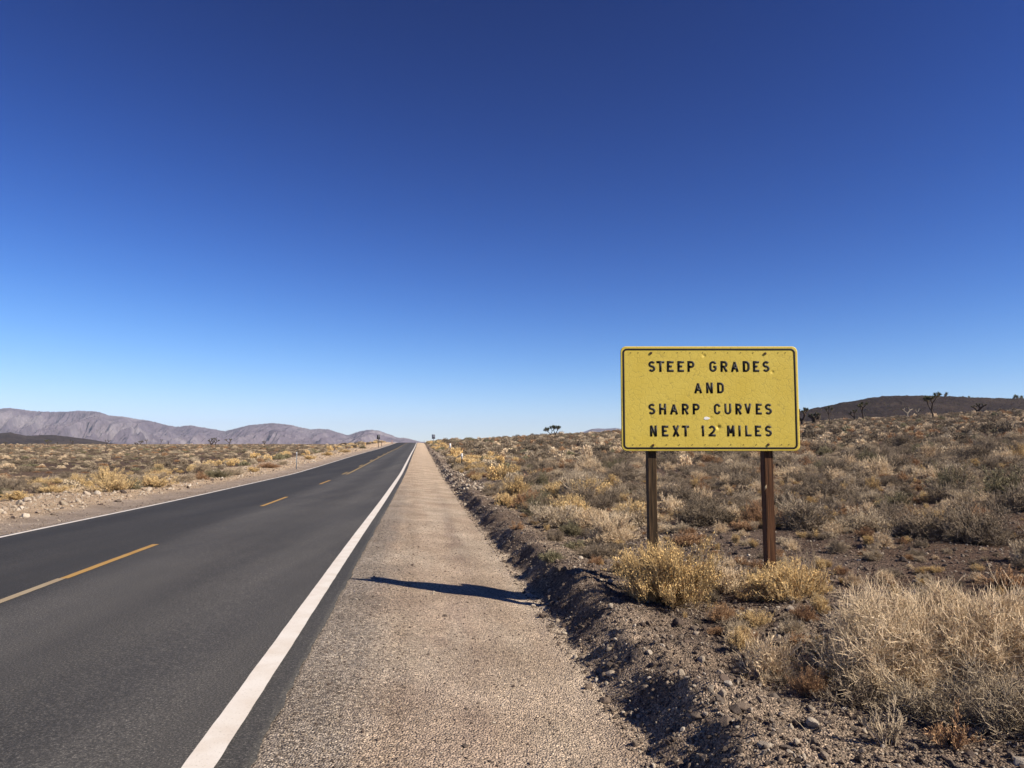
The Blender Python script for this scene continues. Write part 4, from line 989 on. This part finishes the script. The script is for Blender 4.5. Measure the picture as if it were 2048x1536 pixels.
for i, (px, py, r, m_, lab) in enumerate((
    (1222, 1352, .052, 1, 'pale upright wedge stone on the shaded berm slope below the sign shadow'),
    (1206, 1372, .0, 0, ''),
    (1395, 1436, .035, 0, 'brown stone on the berm near the bottom of the picture'),
    (1470, 1424, .045, 0, 'round brown stone at the top of the berm near the bottom edge'),
    (1412, 1430, .022, 1, 'small pale pebble beside the brown stone near the bottom edge'),
    (1580, 1222, .045, 1, 'smooth tan stone left of the dark burrow hole'),
    (1600, 1226, .030, 0, 'dark stone between the tan stone and the burrow hole'),
    (1356, 1248, .060, 0, 'grey upright stone under the big golden bush'),
    (1478, 1255, .045, 1, 'white crumbly stone in the dead straw tuft'),
    (1557, 1288, .055, 0, 'dark rounded stone on the bank right of the white crumbly stone'),
    (1552, 1320, .050, 1, 'pale stone with a long shadow left of the rust brown bush'),
    (1222, 1250, .0, 0, ''),
    (1117, 1141, .055, 0, 'pointed brown stone on the berm crest just above the sign shadow'),
    (1118, 1195, .040, 0, 'brown stone on the berm just below the sign shadow'),
    (1221, 1166, .035, 1, 'white stone beside the shadow stripes of the sign posts'),
    (1222, 1216, .035, 1, 'small pale stone on the berm in front of the golden bush'),
    (1161, 1118, .050, 1, 'cream stone on the bank below the olive bushes'),
    (1090, 1022, .060, 1, 'white stone under the dark grey green bush by the berm'),
    (930, 1010, .065, 1, 'cream stone lying at the shoulder edge beside the berm'),
    (959, 1042, .030, 1, 'small white pebble at the edge of the shoulder'),
    (1003, 1107, .030, 0, 'dark stone at the toe of the berm'),
    (1542, 1128, .028, 1, 'white stone at the foot of the right sign post'),
    (1087, 887.5, .35, 1, 'lone bright white rock far up on the slope'),
    (930, 1494, .022, 0, 'largest loose dark stone on the shoulder near the bottom edge'),
    (1027, 1374, .016, 0, 'dark pebble in the middle of the shoulder'),
    (820, 1256, .014, 0, 'dark pebble on the shoulder below the sign shadow'),
    (1210, 1405, .045, 0, 'brown stone at the toe of the berm near the bottom'),
    (55, 1003, .14, 1, 'cream rock on the left verge near the photo edge'),
    (50, 1035, .11, 1, 'pale rock in the rocky verge at the far left'),
    (107, 1030, .07, 0, 'dark rock on the left verge'),
    (236, 1004, .10, 0, 'brown rock on the left verge below the ochre bush'),
    (202, 1010, .06, 0, 'small black rock on the left verge'),
    (516, 941, .13, 1, 'pale rounded rock below the bright straw cushion on the left verge'))):
    if r == 0: continue
    X_, Y_ = at(px, py); me = (SP if m_ else SD)[i % 4]
    o = link('stone' if r < .3 else 'rock', me, loc=(X_, Y_, h1(X_, Y_) + r * .25), rz=random.uniform(0, 6))
    o.scale = (r, r, r * random.uniform(.8, 1.2)); tag(o, lab, 'stone'); stone_refs.append((m_, o))
sd = {}
for m_, o in stone_refs: sd.setdefault((m_, o.data.name), o)
rkeys = list(sd); rrefs = [sd[k] for k in rkeys]
dk = [i for i, k in enumerate(rkeys) if k[0] == 0]; pk = [i for i, k in enumerate(rkeys) if k[0] == 1]
def pebbles(name, X, Y, size, pale, label):
    n = len(X); r = g.uniform(0, 6.28, (n, 3)); idx = np.where(g.uniform(0, 1, n) < pale, np.array(pk)[g.integers(0, len(pk), n)], np.array(dk)[g.integers(0, len(dk), n)])
    z = H(X, Y); pts = np.stack([X, Y, z + size * .2], -1); s = size[:, None] * g.uniform(.75, 1.25, (n, 3))
    stuff(name, pts, r * [.15, .15, 1], s, idx, rrefs, label, 'gravel')
def wedge(n, y0, y1, d0, d1, pw=1.0):
    Y_ = y0 + (y1 - y0) * g.uniform(0, 1, n) ** pw; return XR(Y_) + g.uniform(d0, d1, n), Y_
Xp, Yp = wedge(26000, 2.8, 17, .32, 2.5, 1.7); fine_ = g.lognormal(math.log(.0043), .42, len(Xp)); 
k = (g.uniform(0, 1, len(Xp)) < np.where(Xp - XR(Yp) < 1.0, 1.0, .45)); pebbles('shoulder_gravel', Xp[k], Yp[k], fine_[k], .45, 'loose small gravel strewn over the near shoulder')
Xp, Yp = wedge(62000, 2.8, 26, 2.3, 5.2, 1.8); pebbles('berm_stones', Xp, Yp, np.clip(g.lognormal(math.log(.0062), .62, len(Xp)), .0025, .04), .22, 'small stones and clods covering the dark berm')
Yp = np.sqrt(g.uniform(3.5 ** 2, 24 ** 2, 48000)); Xp = g.uniform(.0, .85, len(Yp)) * Yp; k = Xp - XR(Yp) > 3.9; Xp, Yp = Xp[k], Yp[k]
pebbles('desert_stones', Xp, Yp, np.clip(g.lognormal(math.log(.0085), .6, len(Xp)), .004, .05), .22, 'dark stones scattered over the bare desert soil')
Xp, Yp = wedge(3200, 26, 130, 2.35, 3.7, 1.3); pebbles('berm_rubble', Xp, Yp, np.clip(g.lognormal(math.log(.032), .5, len(Xp)), .012, .11), .6, 'pale rubble along the far part of the berm')
Xp, Yp = wedge(9000, 11, 150, -LW - 5.6, -LW - 1.5, 1.5); pebbles('verge_rubble', Xp, Yp, np.clip(g.lognormal(math.log(.024), .6, len(Xp)), .010, .12), .75, 'pale rubble strewn over the left verge')
Xp, Yp = wedge(2500, 10, 60, -LW - 1.9, -LW - .15, 1.5); pebbles('verge_gravel', Xp, Yp, np.clip(g.lognormal(math.log(.010), .4, len(Xp)), .005, .03), .5, 'fine gravel beside the thin white line')
# small dry sprigs between the bushes
n = 3200; Yp = np.sqrt(g.uniform(4.5 ** 2, 26 ** 2, n)); Xp = g.uniform(-.1, .85, n) * Yp; k = (Xp - XR(Yp) > 3.3); Xp, Yp = Xp[k], Yp[k]; n = len(Xp)
ks = [kidx[q_] for q_ in keys if q_[1] == 'mid' and q_[0] in ('tan', 'rust', 'pale', 'gold', 'grey')]; sc_ = g.lognormal(math.log(.15), .5, n)
stuff('dry_sprigs', np.stack([Xp, Yp, H(Xp, Yp) - .004], -1), np.stack([n * [0], n * [0], g.uniform(0, 6.28, n)], -1), np.stack([sc_, sc_, sc_ * g.uniform(.7, 1.6, n)], -1),
      np.array(ks)[g.integers(0, len(ks), n)], refs, 'tiny dry sprigs dotting the bare soil around the sign', 'ground cover')
# dry twig litter
n = 1800; Yp = np.sqrt(g.uniform(3.3 ** 2, 15 ** 2, n)); Xp = g.uniform(-.05, .8, n) * Yp; k = Xp - XR(Yp) > 2.9; Xp, Yp = Xp[k], Yp[k]; n = len(Xp)
stuff('twig_litter', np.stack([Xp, Yp, H(Xp, Yp) + .006], -1), np.stack([g.uniform(1.2, 1.9, n), g.uniform(-.3, .3, n), g.uniform(0, 6.28, n)], -1),
      np.repeat(g.uniform(.2, .8, n)[:, None], 3, 1), np.zeros(n, int), [TW], 'broken dry twigs littering the soil around the sign', 'twig litter')

# ---------------------------------------------------------------- joshua trees
BARK = plant_material('joshua_bark', [(.05, .037, .03), (.075, .055, .042)], .2)
LEAFJ = plant_material('joshua_leaf', [(.045, .052, .028), (.075, .08, .04)], .45)
DEADJ = plant_material('joshua_dead_wood', [(.20, .17, .135), (.25, .21, .17)], .2)
DLEAF = plant_material('joshua_dry_leaf', [(.20, .16, .10), (.27, .22, .14)], .4)
def joshua(X, Y, z, h, label, seed, trunk=.45, forks=3, spread=.7, dead=False, lean=0, tips=1.0, group=None):
    g = np.random.default_rng(seed); P, Rr, ends = [], [], []
    def br(p, d, l, r, dep):
        pts = [p]
        for i in range(3): d = unit(d + g.normal(0, .10, 3) + np.array([0, 0, .06])); p = p + d * l / 3; pts.append(p)
        P.append(pts); Rr.append(np.linspace(r, r * .8, 4) * 1.2)
        if dep > 0:
            nb = 2 if g.uniform() < .7 else 3; a0 = g.uniform(0, 6.28)
            for s in range(nb):
                a = a0 + s * 6.28 / nb; br(p, unit(d * .7 + spread * np.array([math.cos(a), math.sin(a) * .8, .15 + g.uniform(-.2, .3)])), l * g.uniform(.55, .85), r * .78, dep - 1)
        else: ends.append((p, d))
    br(np.array([0, 0, -.2]), unit(np.array([lean, 0, 1.])), 1.0 * trunk * 3 / 2, .085, forks)
    A = np.array(P); zmax = A[..., 2].max() + .10
    sc = h / zmax; A *= sc; RR = np.array(Rr) * sc
    V, q = tubes(A, RR, 7)
    root = link('joshua_tree', None, loc=(X, Y, z)); tag(root, label, 'joshua tree', group)
    link('trunk', mesh('trunk', V, q, [DEADJ if dead else BARK], smooth=True), root)
    if tips > 0:
        Ps = []; Rs = []; mi = []
        for p, d in ends:
            p = p * sc
            for j in range(110):
                s = g.uniform(-.55, .25); o = p + d * s * .14 * h * tips * .9
                dd = unit(g.normal(0, 1, 3) + d * (.9 if s > -.1 else -.5)); l_ = h * .085 * tips * g.uniform(.7, 1.2)
                Ps.append([o, o + dd * l_]); Rs.append([h * .010, h * .002]); mi += [1 if s < -.3 else 0] * 3
        V, q = tubes(np.array(Ps), np.array(Rs), 3)
        q_mi = np.tile(np.array(mi).reshape(-1, 3)[:, 0], 3)
        link('crown', mesh('crown', V, q, [LEAFJ, DLEAF], q_mi), root)
def jt(px, ytop, ybase, Yd, label, seed, **k):
    Xw, ztop = onplane(px, ytop, Yd); g0 = h1(Xw, Yd)
    if ybase: g0 = min(g0, onplane(px, ybase, Yd)[1])
    joshua(Xw, Yd, g0, max(1.0, ztop - g0), label, seed, **k)
jt(1865, 788, 836, 165, 'tallest joshua tree with a lopsided branching crown against the dark hill', 1, trunk=.85, forks=3, spread=.75)
jt(1103.5, 852.5, 871, 190, 'left hand trunk of the lone skyline pair of joshua trees', 2, trunk=.75, forks=3, spread=.6, lean=-.12, tips=1.35)
jt(1109.5, 852, 871, 191, 'right hand trunk of the lone skyline pair of joshua trees', 3, trunk=.9, forks=3, spread=.5, lean=.05, tips=1.35)
jt(1603, 815, 842, 175, 'joshua tree half hidden behind the right edge of the yellow sign', 4, trunk=.4, forks=3, spread=.8)
jt(1629, 821, 839, 190, 'low bushy joshua tree just right of the yellow sign', 5, trunk=.2, forks=3, spread=1.0)
jt(1657.5, 813, 837, 185, 'single stemmed joshua tree with one small head right of the yellow sign', 6, trunk=1.2, forks=1, spread=.3)
jt(1709, 819, 835, 195, 'faint twin topped joshua tree on the slope before the dark hill', 7, trunk=.5, forks=2, spread=.6)
jt(1726.5, 805, 834, 195, 'slender Y shaped joshua tree on the slope before the dark hill', 8, trunk=.9, forks=2, spread=.6)
jt(1815, 812, 830, 190, 'dead pale joshua tree with bare drooping limbs, left of a pair', 9, trunk=.6, forks=2, spread=1.1, dead=True, tips=.5)
jt(1835, 815, 831, 191, 'dead whitish joshua tree right beside the drooping one', 10, trunk=.7, forks=1, spread=.8, dead=True, tips=.5)
jt(1955, 806, 823, 200, 'wide low joshua tree at the top of the slope far right', 14, trunk=.3, forks=3, spread=1.0)
def hill_tree(px, ytop, label, seed, **k):
    Xw, zt_ = onplane(px, ytop, 902); i = np.argmin(np.abs(HV[:, 89, 0] - Xw)); zb_ = HV[i, 89, 2]
    joshua(Xw, 900, zb_ - .5, max(2.5, zt_ - zb_ + .5), label, seed, **k)
hill_tree(1884, 785.5, 'tiny tree on the dark hill skyline, nearest the tallest joshua tree', 20, trunk=1.0, forks=1)
hill_tree(1937, 791, 'smallest tree stub on the dark hill skyline', 21, trunk=.6, forks=1)
hill_tree(2038, 791, 'tiny tree on the dark hill skyline near the right photo edge', 22, trunk=.9, forks=2)
for i, (px, yt, yb, Yd, lab, k) in enumerate((
    (12, 884, 891, 300, 'stubby joshua tree at the far left edge of the plain', dict(trunk=.5, forks=2)),
    (97, 879, 893, 280, 'spreading joshua tree against the low dark hill', dict(trunk=.5, forks=3, spread=.9)),
    (115, 884, 890, 380, 'small pale joshua tree right of the spreading one', dict(trunk=.6, forks=1)),
    (145, 880, 890, 340, 'slim joshua tree with raised arms before the dark hill end', dict(trunk=.6, forks=2)),
    (213, 879.5, 889.5, 360, 'joshua tree where the low dark hill meets the plain', dict(trunk=.5, forks=2)),
    (273, 883.5, 889, 400, 'tiny bushy joshua tree left of a cluster on the plain skyline', dict(trunk=.2, forks=2, spread=1)),
    (281, 880.5, 889, 390, 'rounded joshua tree in the skyline cluster', dict(trunk=.5, forks=3, spread=.9)),
    (294.5, 879.5, 889, 370, 'fan topped joshua tree on the plain skyline', dict(trunk=.9, forks=2, spread=.9)),
    (321.5, 879, 889, 370, 'pole like joshua tree with a single tuft on the plain skyline', dict(trunk=1.3, forks=1, spread=.3)),
    (337, 883.5, 889, 400, 'short stub joshua tree right of the pole like one', dict(trunk=1.0, forks=0, spread=.3)),
    (423, 878, 889.5, 300, 'wide left tree of the joshua pair at the mountain gap', dict(trunk=.3, forks=3, spread=1)),
    (431.5, 875.5, 889.5, 300, 'taller right tree of the joshua pair at the mountain gap', dict(trunk=.6, forks=3, spread=.8)),
    (459.5, 877.5, 889.5, 310, 'joshua tree with side arm just right of the pair', dict(trunk=.7, forks=2, spread=.8)),
    (529, 881.5, 889.5, 330, 'small forked joshua tree alone on the plain right of the others', dict(trunk=.6, forks=2, spread=.8)),
    (324, 902, 912, 110, 'little dark joshua sapling out on the plain', dict(trunk=.6, forks=2, spread=.6)))):
    jt(px, yt, yb, Yd, lab, 40 + i, **k)

# ---------------------------------------------------------------- haze
V, q = box(-14000, 14000, -800, 13500, -7, 372)
HZ = bpy.data.materials.new('haze'); HZ.use_nodes = True; n = HZ.node_tree
for x in list(n.nodes):
    if x.type == 'BSDF_PRINCIPLED': n.nodes.remove(x)
pv = n.nodes.new('ShaderNodeVolumePrincipled'); pv.inputs['Density'].default_value = 4.0e-5; pv.inputs['Color'].default_value = (.66, .78, 1, 1)
pv.inputs['Anisotropy'].default_value = 0.0
n.links.new(pv.outputs[0], n.nodes['Material Output'].inputs['Volume'])
tag(link('haze', mesh('haze', V, q, [HZ])), 'faint blue air haze over the whole desert', 'haze', kind='stuff')
